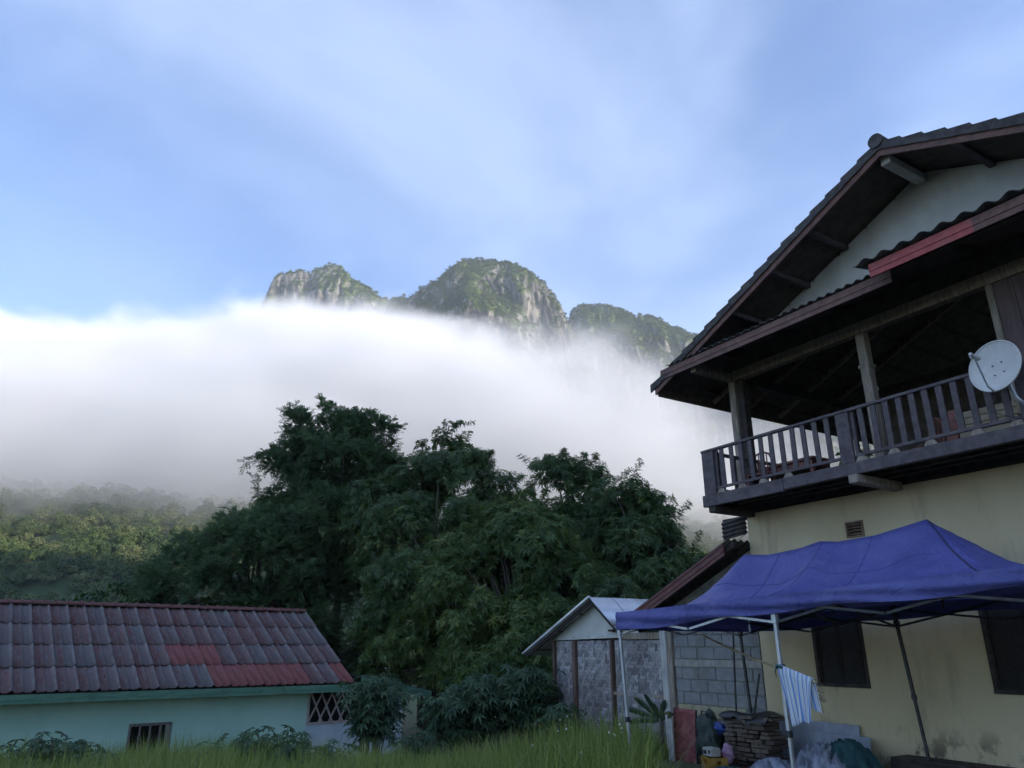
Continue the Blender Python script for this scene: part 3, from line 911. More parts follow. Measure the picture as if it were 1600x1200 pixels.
MB().tube([arm0 - ax * 0.02, Vector(arm0) + Vector((-0.10, -0.0, -0.25)), Vector((0.05, 0.22, -0.70))], 0.005, 5).build('cable', M_BLACK_AND_SHADED_STEEL, dish)

# ------------------------------------------------------------------ blue pop-up canopy in front of the house
tent = house_frame('canopy_tent')
tag(tent, 'blue pop-up canopy tent with grey folding frame in front of the house', 'tent')
m = Mat('blue_canopy_cloth')
c = m.mix(m.rng(m.noise(1.2, 5, 0.6), 0.3, 0.7), (0.072, 0.078, 0.270), (0.105, 0.112, 0.340))
c = m.mix(m.rng(m.noise(1.7, 6, 0.7, (1, 1, 1), 1.0), 0.50, 0.72, 0, 0.55), c, (0.15, 0.16, 0.36))
m.color(c); m.rough(0.5); m.spec(0.35)
m.bump(m.math('ADD', m.noise(2.2, 5, 0.62, (1, 1, 1), 1.6), m.math('MULTIPLY', m.noise(7, 2, 0.5), 0.10)), 0.10, 0.6)
tr = m.n.new('ShaderNodeBsdfTranslucent'); m.l.new(c, tr.inputs['Color'])
mx = m.n.new('ShaderNodeMixShader'); mx.inputs['Fac'].default_value = 0.12
m.l.new(m.p.outputs['BSDF'], mx.inputs[1]); m.l.new(tr.outputs['BSDF'], mx.inputs[2]); m.l.new(mx.outputs['Shader'], m.out.inputs['Surface'])
M_CANOPY = m.m
TS0, TS1, TD0, TD1, TDM = 2.20, -3.98, -3.50, -0.42, -1.95
def eave_z(s): return float(np.interp(s, [TS1, -0.9, TS0], [2.285, 2.175, 2.075]))
def ridge_top(s):
    return float(np.interp(s, [-2.23, -1.5, -0.9, -0.62, -0.3, 0.3, 0.84], [3.10, 2.985, 2.965, 3.005, 2.945, 2.905, 2.955]))
def canopy_z(s, d):
    td = max(0.0, min(d - TD0, TD1 - d) / ((TD1 - TD0) / 2)) ** 1.3
    tl = max(0.0, (TS0 - s) / (TS0 - 0.84)) ** 1.75; trr = (s - TS1) / (-2.23 - TS1)
    t = max(0.0, min(td, tl, trr, 1.0))
    # soft crease on the hips
    g = 0.92 * t ** 1.9 + 0.08 * t
    z = eave_z(s) + (ridge_top(s) - eave_z(s)) * g
    rib = math.exp(-((s + 0.78) / 0.16) ** 2) * 0.075 * math.sin(math.pi * min(1, max(0, td)))
    sag = -0.085 * math.sin(math.pi * max(0, min(1, td))) * (math.sin((s + 0.8) * 2.0) ** 2)
    wr = 0.03 * math.sin(8 * s + 5 * d) * math.sin(3 * d + 2) * t * (1 - t) * 2
    return z + rib + sag + wr
cm = MB()
cm.grid(lambda u, v: L(TS0 + (TS1 - TS0) * u, TD0 + (TD1 - TD0) * v, canopy_z(TS0 + (TS1 - TS0) * u, TD0 + (TD1 - TD0) * v)), 92, 44)
cm.build('canopy', M_CANOPY, tent, smooth=True)
def valance(p0, p1, outx, outy, n, name='valance'):
    vb = MB()
    def fn(u, v):
        s = p0[0] + (p1[0] - p0[0]) * u; d = p0[1] + (p1[1] - p0[1]) * u
        zt = eave_z(s) + 0.006
        hgt = float(np.interp(s, [TS1, -0.9, TS0], [0.20, 0.205, 0.285]))
        w = 0.014 * math.sin(v * 9 + 3 * s) * (0.4 + v) + 0.012 * math.sin(7 * s + 5 * d) * v
        w += 0.02 * math.sin(math.pi * v)
        droop = 0.02 * math.sin(3.1 * s + 1.0) * v
        return L(s + outx * w, d + outy * w, zt - hgt * v + droop)
    vb.grid(fn, n, 8)
    return vb.build(name, M_CANOPY, tent, smooth=True)
valance((TS0, TD0), (TS1, TD0), 0, -1, 110)
valance((TS0, TD1), (TS0, TD0), 1, 0, 50)
valance((TS1, TD0), (TS1, TD1), -1, 0, 50)
valance((TS1, TD1), (TS0, TD1), 0, 1, 80)
M_PIPING = simple('dark_piping', (0.012, 0.012, 0.04), (0.02, 0.02, 0.06), 9, rough=0.6, bump=0)
def seam(p, q, n=26):
    pts = []
    for k in range(n + 1):
        t = k / n; s = p[0] + (q[0] - p[0]) * t; d = p[1] + (q[1] - p[1]) * t
        pts.append(L(s, d, canopy_z(s, d) + 0.006))
    MB().tube(pts, 0.009, 6).build('seam', M_PIPING, tent)
P1, P2 = (0.84, TDM), (-2.23, TDM)
seam(P1, P2, 60)
for a, b in ((P1, (TS0, TD0)), (P1, (TS0, TD1)), (P2, (TS1, TD0)), (P2, (TS1, TD1))): seam(a, b, 36)
def cloth_seam(pts_sd):
    MB().tube([L(s, d, canopy_z(s, d) + 0.003) for s, d in pts_sd], 0.0045, 5).build('seam', M_SEAM, tent)
M_SEAM = simple('blue_seam_tape', (0.045, 0.05, 0.19), (0.06, 0.066, 0.23), 9, rough=0.6, bump=0)
for dd_ in (-2.42, -1.45):
    cloth_seam([(1.0 - 3.5 * k / 50, dd_) for k in range(51)])
for ss_ in (0.1, -0.66, -1.45):
    cloth_seam([(ss_, TD0 + 0.02 + (TDM - TD0 - 0.04) * k / 20) for k in range(21)])
LEGS = {'C': ((2.20, -3.45), (2.00, -3.47), -0.45), 'A': ((-0.90, -3.45), (-0.92, -3.44), -0.43), 'R': ((-3.92, -3.45), (-3.9, -3.45), -0.42),
        'c': ((2.42, -0.45), (2.27, -0.47), -0.42), 'B': ((-0.63, -0.45), (-0.80, -0.47), 0.08), 'r': ((-3.8, -0.47), (-3.8, -0.47), -0.1)}
def leg_top(k): return eave_z(LEGS[k][0][0]) - 0.02
for k, (tp, ft, fz) in LEGS.items():
    zt = leg_top(k)
    mid = 0.45
    ps = lambda t: L(tp[0] + (ft[0] - tp[0]) * t, tp[1] + (ft[1] - tp[1]) * t, zt + (fz - zt) * t)
    mt = M_ALU if k in 'CAR' else M_BLACK_AND_SHADED_STEEL  # back legs get a darker steel in place of shade under the canopy
    lg = MB(); lg.bar(ps(0), ps(0.62), 0.044, 0.044, (0, 1, 0)); lg = lg.build('leg', mt, tent, bevel=0.004)
    MB().bar(ps(0.60), ps(1.0), 0.036, 0.036, (0, 1, 0)).build('inner_leg', mt, lg)
    MB().bar(ps(0.60), ps(0.63), 0.056, 0.056, (0, 1, 0)).build('lock', M_BLACK_AND_SHADED_STEEL, lg)
    MB().bar(ps(0.995), ps(1.0), 0.10, 0.10, (0, 1, 0)).build('foot', mt, lg)
    t0 = (zt - (zt - 0.26)) / (zt - fz)
    MB().bar(ps(t0 - 0.02), ps(t0 + 0.02), 0.066, 0.066, (0, 1, 0)).build('slider', mt, lg)
def truss(p, q, mat, n=2, drop=0.25):
    p, q = Vector(p), Vector(q)
    off = (q - p).cross(Vector((0, 0, 1))).normalized() * 0.014
    for k in range(n):
        a = p.lerp(q, k / n); b = p.lerp(q, (k + 1) / n)
        lo = Vector((0, 0, -drop))
        MB().bar(a + off, b + lo + off, 0.014, 0.03).build('truss_bar', mat, tent)
        MB().bar(a + lo - off, b - off, 0.014, 0.03).build('truss_bar', mat, tent)
def lt(k): return L(LEGS[k][0][0], LEGS[k][0][1], leg_top(k) - 0.05)
truss(lt('C'), lt('A'), M_ALU); truss(lt('A'), lt('R'), M_BLACK_AND_SHADED_STEEL, 2)
truss(lt('c'), lt('B'), M_BLACK_AND_SHADED_STEEL); truss(lt('B'), lt('r'), M_BLACK_AND_SHADED_STEEL)
truss(lt('C'), lt('c'), M_ALU); truss(lt('R'), lt('r'), M_BLACK_AND_SHADED_STEEL); truss(lt('A'), lt('B'), M_BLACK_AND_SHADED_STEEL)  # dark truss bars likewise carry the canopy shade in their colour
for (s, zz) in ((0.84, 2.93), (-0.66, 2.95), (-2.23, 3.07)):
    MB().tube([L(s, TDM, 2.0), L(s, TDM, zz)], 0.018, 8).build('centre_pole', M_BLACK_AND_SHADED_STEEL, tent)

# ------------------------------------------------------------------ block lean-to against the house
shed = house_frame('block_shed')
tag(shed, 'grey concrete block lean-to with a red brown sloping roof edge', 'shed')
m = Mat('concrete_block')
rnd = m.objrand()
c = m.mix(m.rng(m.noise(7, 6, 0.65), 0.3, 0.7), (0.19, 0.185, 0.18), (0.30, 0.295, 0.285))
c = m.mix(m.rng(rnd, 0, 1, 0, 0.5, smooth=False), c, (0.21, 0.22, 0.24))
c = m.mix(m.rng(m.noise(3, 5, 0.7, (1, 1, 0.4)), 0.55, 0.75, 0, 0.5), c, (0.38, 0.365, 0.34))
c = m.mix(m.rng(m.noise(1.4, 5, 0.7), 0.5, 0.7, 0, 0.6), c, (0.15, 0.135, 0.115))
m.color(c); m.rough(0.95); m.bump(m.noise(40, 5, 0.7), 0.006, 0.8)
M_BLOCK = m.m
M_MORTAR = simple('mortar', (0.27, 0.255, 0.23), (0.38, 0.36, 0.325), 9, rough=0.95, bump=0.01)
M_YBLOCK = simple('yellow_washed_block', (0.36, 0.31, 0.19), (0.45, 0.39, 0.25), 6, rough=0.95, bump=0.006)
def lean_z(s): return 3.36 - 0.425 * (s - 2.45)
back = MB()
back.prism([(-2.352, -0.6), (-4.66, -0.6), (-4.66, lean_z(4.66) - 0.06), (-2.352, lean_z(2.352) - 0.06)], 0.035, 0.18)
bw = back.build('wall', M_MORTAR, shed)
bh, bl = 0.2325, 0.462
BLK = {}
row = 0; z = -0.44
while z < 3.3:
    if 9.5 > row > 8.5 and False: pass
    if row == 7:           # poured tie beam course
        tb = MB(); hbox(tb, 2.38, 4.64, -0.004, 0.036, z + 0.004, z + 0.135); tb.build('tie_beam', M_MORTAR, bw); z += 0.145; row += 1; continue
    s = 2.375 + (0.0 if row % 2 else -bl / 2)
    while s < 4.63:
        a, b = max(s, 2.375) + 0.007, min(s + bl, 4.64) - 0.007
        top = min(z + bh - 0.014, lean_z(b) - 0.10)
        if b - a > 0.05 and top - z > 0.05:
            k_ = MB(); j = random.uniform(-0.005, 0.006)
            hbox(k_, a, b, 0.0 + j, 0.036, z + random.uniform(0, 0.004), top)
            k_.build('block', M_YBLOCK if row == 3 and s > 2.5 else M_BLOCK, bw, bevel=0.006)
        s += bl
    z += bh; row += 1
post_ = MB(); hbox(post_, 4.66, 4.82, -0.05, 0.10, -0.6, 1.95); post_.build('corner_post', M_PALEWOOD, shed, bevel=0.01)
# roof slopes down to the left, away from the house
M_LEANRED = simple('red_brown_metal', (0.105, 0.028, 0.028), (0.155, 0.048, 0.045), 6, rough=0.5, bump=0.001, grime=((0.06, 0.03, 0.03), 3, 0.5))
rf = MB()
rf.grid(lambda u, v: L(2.40 + 3.1 * u, -0.52 + 4.5 * v, lean_z(2.40 + 3.1 * u) + 0.10 + 0.028 * math.cos(2 * math.pi * (-0.52 + 4.5 * v) / 0.177)), 1, 200)
rf = rf.build('roof', M_CORR, shed, smooth=True, solid=0.008)
for k, (lo, hi, dd) in enumerate(((-0.13, -0.06, -0.55), (-0.06, -0.02, -0.562), (-0.02, 0.05, -0.553), (0.05, 0.09, -0.568))):
    b_ = MB()
    s0, s1 = 2.52, 5.45
    b_.hexa([L(s0, dd, lean_z(s0) + lo), L(s1, dd, lean_z(s1) + lo), L(s1, -0.52, lean_z(s1) + lo), L(s0, -0.52, lean_z(s0) + lo),
             L(s0, dd, lean_z(s0) + hi), L(s1, dd, lean_z(s1) + hi), L(s1, -0.52, lean_z(s1) + hi), L(s0, -0.52, lean_z(s0) + hi)])
    b_.build('barge_board', M_LEANRED, rf)
for d in (-0.40, 0.02, 1.2, 2.4):
    MB().bar(L(2.36, d, lean_z(2.36) + 0.01), L(5.4, d, lean_z(5.4) + 0.01), 0.05, 0.1).build('rafter', M_BLACKWOOD, rf)
for s in (2.6, 3.3, 4.0, 4.7, 5.3):
    p = MB(); hbox(p, s + 0.025, s - 0.025, -0.515, 3.6, lean_z(s) + 0.055, lean_z(s) + 0.072); p.build('batten', M_BLACKWOOD, rf)
MB().tube([L(3.05, 0.1, 3.42), L(2.48, 0.1, 3.66)], 0.006, 5).build('wire', M_BLACK_AND_SHADED_STEEL, rf)
# dark side wall below the low eave, behind
p = MB(); hbox(p, 4.70, 4.66, 0.19, 3.8, -0.6, 2.3); p.build('side_wall', M_MORTAR, shed)

# ------------------------------------------------------------------ woven bamboo hut
hut = house_frame('bamboo_hut')
tag(hut, 'grey woven bamboo hut with a white gable board and tin roof', 'hut')
m = Mat('woven_bamboo')
t = m.attr('tint')
c = m.mix(m.rng(t, 0, 1, smooth=False), (0.10, 0.095, 0.10), (0.46, 0.44, 0.44))
c = m.mix(m.rng(m.noise(1.3, 5, 0.6, (1, 1, 0.6)), 0.42, 0.7, 0, 0.6), c, (0.13, 0.10, 0.09))
m.color(c); m.rough(0.8)
M_WEAVE = m.m
def weave(s0, s1, z0, z1, d, seed, bow=0.03):
    r = np.random.default_rng(seed)
    cw, chh = 0.072, 0.072
    V, F, T = [], [], []
    ni, nj = int((s1 - s0) / cw), int((z1 - z0) / chh)
    def dep(s, z):
        return d - bow * math.sin(math.pi * (s - s0) / (s1 - s0)) * math.sin(math.pi * (z - z0) / (z1 - z0))
    coltone = r.random(ni + 4); rowtone = r.random(nj + 4)
    for i in range(ni):
        for j in range(nj):
            ph = (i + j) % 4
            sA, zA = s0 + i * cw, z0 + j * chh
            if ph in (0, 1):       # upright splint on top
                if ph == 1 and j > 0: continue
                h = 2 if j < nj - 1 else 1
                a, b, c_, e = sA + 0.003, sA + cw - 0.003, zA - 0.006, zA + h * chh + 0.006
                tl = (0.004, 0.004)
                tone = 0.45 * coltone[i] + 0.55 * r.random()
            else:
                if ph == 3 and i > 0: continue
                w = 2 if i < ni - 1 else 1
                a, b, c_, e = sA - 0.006, sA + w * cw + 0.006, zA + 0.003, zA + chh - 0.003
                tone = 0.45 * rowtone[j] + 0.55 * r.random()
            b = min(b, s1); e = min(e, z1)
            n = len(V)
            mid = -0.008
            if ph in (0, 1):
                zm = (c_ + e) / 2
                for (ss, zz, o) in ((a, c_, 0.004), (b, c_, 0.004), (a, zm, mid), (b, zm, mid), (a, e, 0.004), (b, e, 0.004)):
                    V.append(L(ss, dep(ss, zz) + o + r.normal(0, 0.0012), zz))
                F += [(n, n + 1, n + 3, n + 2), (n + 2, n + 3, n + 5, n + 4)]
            else:
                sm = (a + b) / 2
                for (ss, zz, o) in ((a, c_, 0.004), (a, e, 0.004), (sm, c_, mid), (sm, e, mid), (b, c_, 0.004), (b, e, 0.004)):
                    V.append(L(ss, dep(ss, zz) + o + r.normal(0, 0.0012), zz))
                F += [(n, n + 1, n + 3, n + 2), (n + 2, n + 3, n + 5, n + 4)]
            T += [tone, tone]
    return np_mesh('woven_panel', np.array(V), np.array(F), M_WEAVE, False, T)
HB = -0.75
for k, (a, b) in enumerate(((4.90, 6.62), (6.70, 8.05), (8.17, 8.95))):
    o = link_mesh('woven_panel', weave(a, b, HB + 0.15, 1.72, -0.02, 40 + k, 0.05), None, hut); o["kind"] = "stuff"
bk = MB(); hbox(bk, 4.86, 8.97, 0.06, 0.10, HB, 1.75); bk.build('wall_backing', M_BLACKWOOD, hut)
M_BROWNBAT = simple('brown_batten', (0.095, 0.060, 0.045), (0.17, 0.11, 0.085), 5, (4, 4, 0.5), 0.85, 0.003)
for s, w_, mt in ((6.66, 0.07, M_BROWNBAT), (8.11, 0.13, M_BROWNBAT), (8.98, 0.06, M_BROWNBAT), (4.87, 0.06, M_PALEWOOD)):
    p = MB(); hbox(p, s + w_ / 2, s - w_ / 2, -0.075, 0.05, HB, 1.72); p.build('batten', mt, hut, bevel=0.006)
p = MB(); hbox(p, 6.62, 4.9, -0.062, -0.03, 0.55, 0.62); p.build('rail', M_PALEWOOD, hut)
p = MB(); hbox(p, 9.0, 4.86, -0.085, 0.05, HB - 0.02, HB + 0.13); p.build('sill_beam', M_BROWNBAT, hut, bevel=0.01)
p = MB(); hbox(p, 6.2, 4.9, -0.06, 0.0, 1.725, 1.86); p.build('header', M_PALEWOOD, hut)
p = MB(); hbox(p, 9.0, 8.92, 0.11, 3.2, HB, 1.6); p.build('side_wall', M_BROWNBAT, hut)
M_GBOARD = simple('white_board', (0.50, 0.50, 0.47), (0.60, 0.60, 0.57), 2.0, rough=0.8, bump=0.001, grime=((0.4, 0.39, 0.36), 1.5, 0.5))
gb = MB(); gb.prism([(-8.98, 1.725), (-5.55, 1.78), (-5.75, 1.92), (-6.5, 1.98), (-7.22, 2.56), (-7.32, 2.56)], -0.055, -0.025)
gbo = gb.build('gable_board', M_GBOARD, hut)
for s in (8.5, 8.1, 7.5, 6.95, 6.3):
    p = MB(); p.tube([L(s, -0.062, 1.80), L(s, -0.054, 1.80)], 0.014, 8); p.build('nail', M_BLACK_AND_SHADED_STEEL, gbo)
for s, z in ((6.75, 2.22), (6.55, 1.90)):
    p = MB(); hbox(p, s + 0.06, s - 0.12, -0.16, -0.056, z, z + 0.045); p.build('purlin_end', M_BLACKWOOD, hut)
m = Mat('zinc_sheet')
c = m.mix(m.rng(m.noise(1.5, 5, 0.6, (3, 0.6, 1)), 0.3, 0.7), (0.60, 0.63, 0.66), (0.80, 0.82, 0.84))
c = m.mix(m.rng(m.noise(3.5, 5, 0.7, (2.5, 0.35, 1)), 0.60, 0.70, 0, 0.85), c, (0.20, 0.16, 0.12))
m.color(c); m.rough(0.32); m.metal(0.8)
M_ZINC = m.m
def zinc(s0, z0, s1, z1, d0, d1, name='tin_sheet'):
    g_ = MB(); n = int((d1 - d0) / 0.076 * 6)
    g_.grid(lambda u, v: L(s0 + (s1 - s0) * u, d0 + (d1 - d0) * v, z0 + (z1 - z0) * u + 0.011 * math.cos(2 * math.pi * (d1 - d0) * v / 0.076)), 1, n)
    return g_.build(name, M_ZINC, hut, smooth=True, solid=0.004)
for k in range(4):
    zinc(7.02, 2.68 + 0.004 * (k % 2), 6.03, 1.93 + 0.004 * (k % 2), -0.38 + k * 0.72, 0.40 + k * 0.72)
    zinc(7.00, 2.665 - 0.004 * (k % 2), 10.0 - 0.1 * (k == 0), 1.36 - 0.004 * (k % 2), -0.36 + k * 0.72, 0.42 + k * 0.72)
for (a, za, b, zb) in ((7.0, 2.60, 9.9, 1.34), (7.04, 2.60, 6.08, 1.87)):
    for d in (-0.28, 1.2, 2.4):
        MB().bar(L(a, d, za), L(b, d, zb), 0.05, 0.07).build('rafter', M_BLACKWOOD, hut)
for s in (9.6, 8.6, 7.7):
    z = 2.665 - (s - 7.0) * 1.305 / 3.0
    p = MB(); hbox(p, s + 0.03, s - 0.03, -0.30, 2.6, z - 0.055, z - 0.018); p.build('purlin', M_BROWNBAT, hut)

MB().bar(L(7.0, -0.37, 2.69), L(9.95, -0.37, 1.405), 0.06, 0.05).build('verge_strip', M_ZINC, hut)

# ------------------------------------------------------------------ clutter in front of the lean-to
def ws(s, d, z): 
    p = HO + HU * s + HV * d; return Vector((p[0], p[1], z))
GZ = -0.46
# firewood stack
st = at_house('firewood_stack', 2.17, -0.62, GZ)
tag(st, 'dark stack of split firewood against the grey block wall', 'firewood')
M_FIRE = Mat('split_wood')
c = M_FIRE.mix(M_FIRE.rng(M_FIRE.objrand(), 0, 1, smooth=False), (0.075, 0.052, 0.038), (0.19, 0.14, 0.10))
c = M_FIRE.mix(M_FIRE.rng(M_FIRE.noise(9, 5, 0.6), 0.4, 0.7), c, (0.055, 0.045, 0.038))
M_FIRE.color(c); M_FIRE.rough(0.9); M_FIRE.bump(M_FIRE.noise(20, 4), 0.01, 0.8); M_FIRE = M_FIRE.m
logs = []
for k in range(4):
    lb = MB(); w, h = random.uniform(0.09, 0.16), random.uniform(0.045, 0.07)
    ln = random.uniform(0.2, 0.26)
    lb.hexa([(-ln, -0.2, 0), (ln, -0.2, 0.004), (ln * 0.97, 0.2, 0.002), (-ln, 0.2, 0), (-ln * 0.96, -0.195, h), (ln, -0.2, h * 0.9), (ln, 0.2, h), (-ln, 0.2, h * 0.93)])
    logs.append(lb.mesh('log', M_FIRE))
for r_i in range(13):
    z = r_i * 0.071
    x = -0.52 + random.uniform(0, 0.08)
    while x < 0.42:
        me = random.choice(logs)
        o = link_mesh('log', me, None, st)
        o.location = (x + 0.12, random.uniform(-0.05, 0.05), z + random.uniform(0, 0.008)); o.rotation_euler = (0, R(random.uniform(-2, 2)), R(random.uniform(-9, 9)))
        sc_ = random.uniform(0.28, 0.62)
        o.scale = (sc_, 1, 1)
        x += 0.46 * sc_ + 0.03
cov = MB()
cov.grid(lambda u, v: (-0.55 + 1.08 * u, -0.24 + 0.5 * v, 0.93 + 0.05 * math.sin(7 * u) * math.cos(3 * v) - 0.16 * max(0, 0.15 - v) / 0.15 * (0.3 + 0.7 * abs(math.sin(9 * u)))), 24, 10)
M_BLACKPLASTIC = simple('black_plastic', (0.012, 0.012, 0.014), (0.025, 0.025, 0.028), 6, rough=0.35, bump=0.02)
cov.build('cover', M_BLACKPLASTIC, st, smooth=True, solid=0.004)

def pole(name, a, b, r0, mat, label, cat='pole', r1=None):
    o = MB().tube([Vector((0, 0, 0)), Vector(b) - Vector(a)], [r0, r1 or r0], 8).build(name, mat)
    o.location = a
    tag(o, label, cat)
    return o
pole('steel_pole', ws(2.62, -0.55, 0.0), ws(2.70, -0.30, 1.98), 0.019, M_BLACK_AND_SHADED_STEEL, 'thin black pole leaning between the firewood stack and block wall')
pole('short_stick', ws(2.27, -0.45, 0.45), ws(2.12, -0.38, 1.12), 0.020, M_BLACK_AND_SHADED_STEEL, 'short dark stick standing on the firewood beside the tent leg', 'stick')
# long pale bamboo pole carrying the towel
BA, BB = ws(3.45, -1.0, 2.02), ws(-1.40, -3.47, 1.165)
M_BAMBOO = simple('dry_bamboo', (0.36, 0.29, 0.17), (0.48, 0.40, 0.26), 5, (1, 1, 1), 0.6, 0.002)
bp = MB()
npt = 22; pts, rr = [], []
for k in range(npt + 1):
    t_ = k / npt
    pts.append((BB - BA) * t_ + Vector((0, 0, -0.05 * math.sin(math.pi * t_))))
    rr.append(0.016 + (0.003 if k % 3 == 0 else 0))
bam = bp.tube(pts, rr, 8).build('bamboo_pole', M_BAMBOO, smooth=True); bam.location = BA
tag(bam, 'long thin bamboo pole slung from the shed to the tent leg', 'pole')
# striped towel
m = Mat('striped_towel')
t = m.attr('tint')
rmp = m.n.new('ShaderNodeValToRGB'); rmp.color_ramp.interpolation = 'CONSTANT'
e = rmp.color_ramp.elements; e[0].position = 0; e[0].color = (0.62, 0.62, 0.60, 1); e[1].position = 0.35; e[1].color = (0.17, 0.30, 0.60, 1)
e2_ = e.new(0.68); e2_.color = (0.36, 0.48, 0.66, 1)
m.l.new(t, rmp.inputs[0]); m.color(rmp.outputs[0]); m.rough(0.95); m.spec(0.1); m.bump(m.noise(160, 2, 0.5), 0.003, 0.6)
M_TOWEL = m.m
def towel_pts(front):
    n_u, n_v = 64, 26
    V = np.zeros((n_v + 1, n_u + 1, 3))
    A_, B_ = ws(-0.86, -3.455, 1.345), ws(-1.37, -3.47, 1.19)
    for j in range(n_v + 1):
        v = j / n_v
        for i in range(n_u + 1):
            u = i / n_u
            top = A_.lerp(B_, u)
            ln = (0.70 - 0.22 * u) if front else (0.30 + 0.08 * u)
            gather = v ** 0.8 * (0.42 if front else 0.15)
            uu = u + (0.60 - u) * gather * (0.9 if front else 0.5) + (0.02 * v if front else 0.12 * v)
            base = A_.lerp(B_, uu)
            pl_ = math.sin(u * 17 + 1.5 * v) * 0.022 * (0.25 + v) + math.sin(u * 31) * 0.008 * v
            dd = (-0.024 if front else 0.024) + (pl_ if front else -pl_ * 0.7)
            dd *= min(1, 0.15 + v * 7) if v < 0.12 else 1
            V[j, i] = (base.x + HV[0] * dd, base.y + HV[1] * dd, top.z + 0.02 - ln * v - 0.015 * math.sin(u * 9) * v)
    idx = np.arange((n_u + 1) * (n_v + 1)).reshape(n_v + 1, n_u + 1)
    F = np.stack([idx[:-1, :-1], idx[:-1, 1:], idx[1:, 1:], idx[1:, :-1]], -1).reshape(-1, 4)
    ui = np.tile(np.arange(n_u), n_v) / n_u
    ph = (ui * 8.5) % 1
    T = np.where(ph < 0.34, 0.5, np.where(ph < 0.5, 0.1, np.where(ph < 0.62, 0.8, 0.1)))
    return V.reshape(-1, 3), F, T
org = ws(-1.1, -3.46, 1.25)
tw = empty('towel', org)
tag(tw, 'blue and white striped towel hanging at the front tent leg', 'towel')
for nm, fr in (('front_fold', True), ('back_fold', False)):
    V, F, T = towel_pts(fr)
    o = link_mesh(nm, np_mesh(nm, V - np.array(org), F, M_TOWEL, True, T), None, tw)
    md_ = o.modifiers.new('thickness', 'SOLIDIFY'); md_.thickness = 0.008
fr_ = MB()
B_ = ws(-1.37, -3.47, 1.19)
for k in range(26):
    p = B_ + Vector((0, 0, 0.01 - 0.012 * k)) - org + Vector((HV[0], HV[1], 0)) * 0.03
    q = p + Vector((0.10 * random.uniform(0.4, 1.2), 0.02, random.uniform(-0.09, 0.02)))
    fr_.tube([p, p.lerp(q, 0.6) + Vector((0, 0, 0.012)), q], 0.0025, 4)
fr_.build('fringe', simple('dark_fringe', (0.10, 0.095, 0.09), (0.17, 0.16, 0.15), 9, rough=0.9, bump=0), tw)
tie = at_house('tie_band', -0.9, -3.45, 1.33)
tag(tie, 'dark teal cloth knot tying the bamboo pole to the tent leg', 'tie')
M_TEAL = simple('dark_teal_cloth', (0.012, 0.055, 0.060), (0.03, 0.10, 0.105), 5, rough=0.75, bump=0.01)
MB().tube([(0.045 * math.cos(a_), 0.045 * math.sin(a_), 0.012 * math.sin(a_ * 3)) for a_ in [2 * math.pi * k / 16 for k in range(17)]], 0.018, 6).build('band', M_TEAL, tie, smooth=True)
MB().tube([(-0.05, -0.01, 0), (-0.075, -0.02, -0.06), (-0.07, -0.01, -0.13)], [0.012, 0.009, 0.004], 5).build('loose_end', M_TEAL, tie)

# white weathered plank standing by the hut
M_GREYPLANK = simple('white_weathered_plank', (0.34, 0.33, 0.32), (0.50, 0.49, 0.47), 4, (5, 5, 0.4), 0.85, 0.004, grime=((0.16, 0.15, 0.14), 5, 0.5))
a, b = ws(3.83, -1.0, GZ - 0.1), ws(3.87, -1.0, 1.88)
pk = MB().bar(Vector((0, 0, 0)), b - a, 0.16, 0.035, (HV[0], HV[1], 0)).build('plank', M_GREYPLANK, bevel=0.005); pk.location = a
tag(pk, 'tall whitish weathered plank standing upright before the bamboo hut', 'plank')
# rusty red sheet
rs = at_house('metal_sheet', 3.57, -0.92, GZ)
tag(rs, 'rusty red metal sheet leaning upright below the block wall', 'metal sheet')
m = Mat('rusty_red_paint')
c = m.mix(m.rng(m.noise(4, 6, 0.7, (1, 1, 1.5), 0.5), 0.4, 0.62), (0.17, 0.035, 0.035), (0.28, 0.10, 0.085))
c = m.mix(m.rng(m.noise(7, 6, 0.7), 0.58, 0.68), c, (0.24, 0.19, 0.12))
m.color(c); m.rough(0.7); M_RUSTRED = m.m
g_ = MB(); g_.grid(lambda u, v: (-0.28 + 0.56 * u, 0.06 * v + 0.012 * math.sin(9 * u) + 0.01 * math.sin(7 * v), 0.95 * v - 0.02 * u), 14, 14)
sh = g_.build('sheet', M_RUSTRED, rs, smooth=True, solid=0.012)
MB().bar((0.28, 0.02, 0), (0.285, 0.08, 0.93), 0.03, 0.03).build('edge_frame', M_BLACK_AND_SHADED_STEEL, rs)

# crumpled bags and cloths
def blob(name, s, d, z, size, mat, label, cat, seed, amp=0.28, n=26, sub=None):
    o = at_house(name, s, d, z)
    mbx = MB(); r = np.random.default_rng(seed); ph = r.uniform(0, 6.28, 12)
    def fn(u, v):
        th = u * 2 * math.pi; ph_ = v * math.pi
        x, y, zz = math.sin(ph_) * math.cos(th), math.sin(ph_) * math.sin(th), math.cos(ph_)
        k = 1 + amp * (abs(math.sin(3 * th + ph[0] + 2 * zz)) * 0.5 + abs(math.sin(5 * th * 1 + ph[1] - 4 * zz)) * 0.35 - 0.4) * math.sin(ph_) + amp * 0.4 * math.sin(7 * zz + ph[2] + 2 * math.sin(th))
        return (x * k * size[0], y * k * size[1], (zz * k * 0.5 + 0.5) * size[2])
    mbx.grid(fn, n * 2, n)
    mbx.build('body' if sub is None else sub, mat, o, smooth=True)
    tag(o, label, cat)
    return o
M_GREENBAG = simple('dark_green_net', (0.012, 0.022, 0.016), (0.035, 0.055, 0.045), 9, rough=0.55, bump=0.02)
M_BLUEBAG = simple('blue_plastic', (0.02, 0.05, 0.22), (0.05, 0.09, 0.34), 6, rough=0.4, bump=0.01)
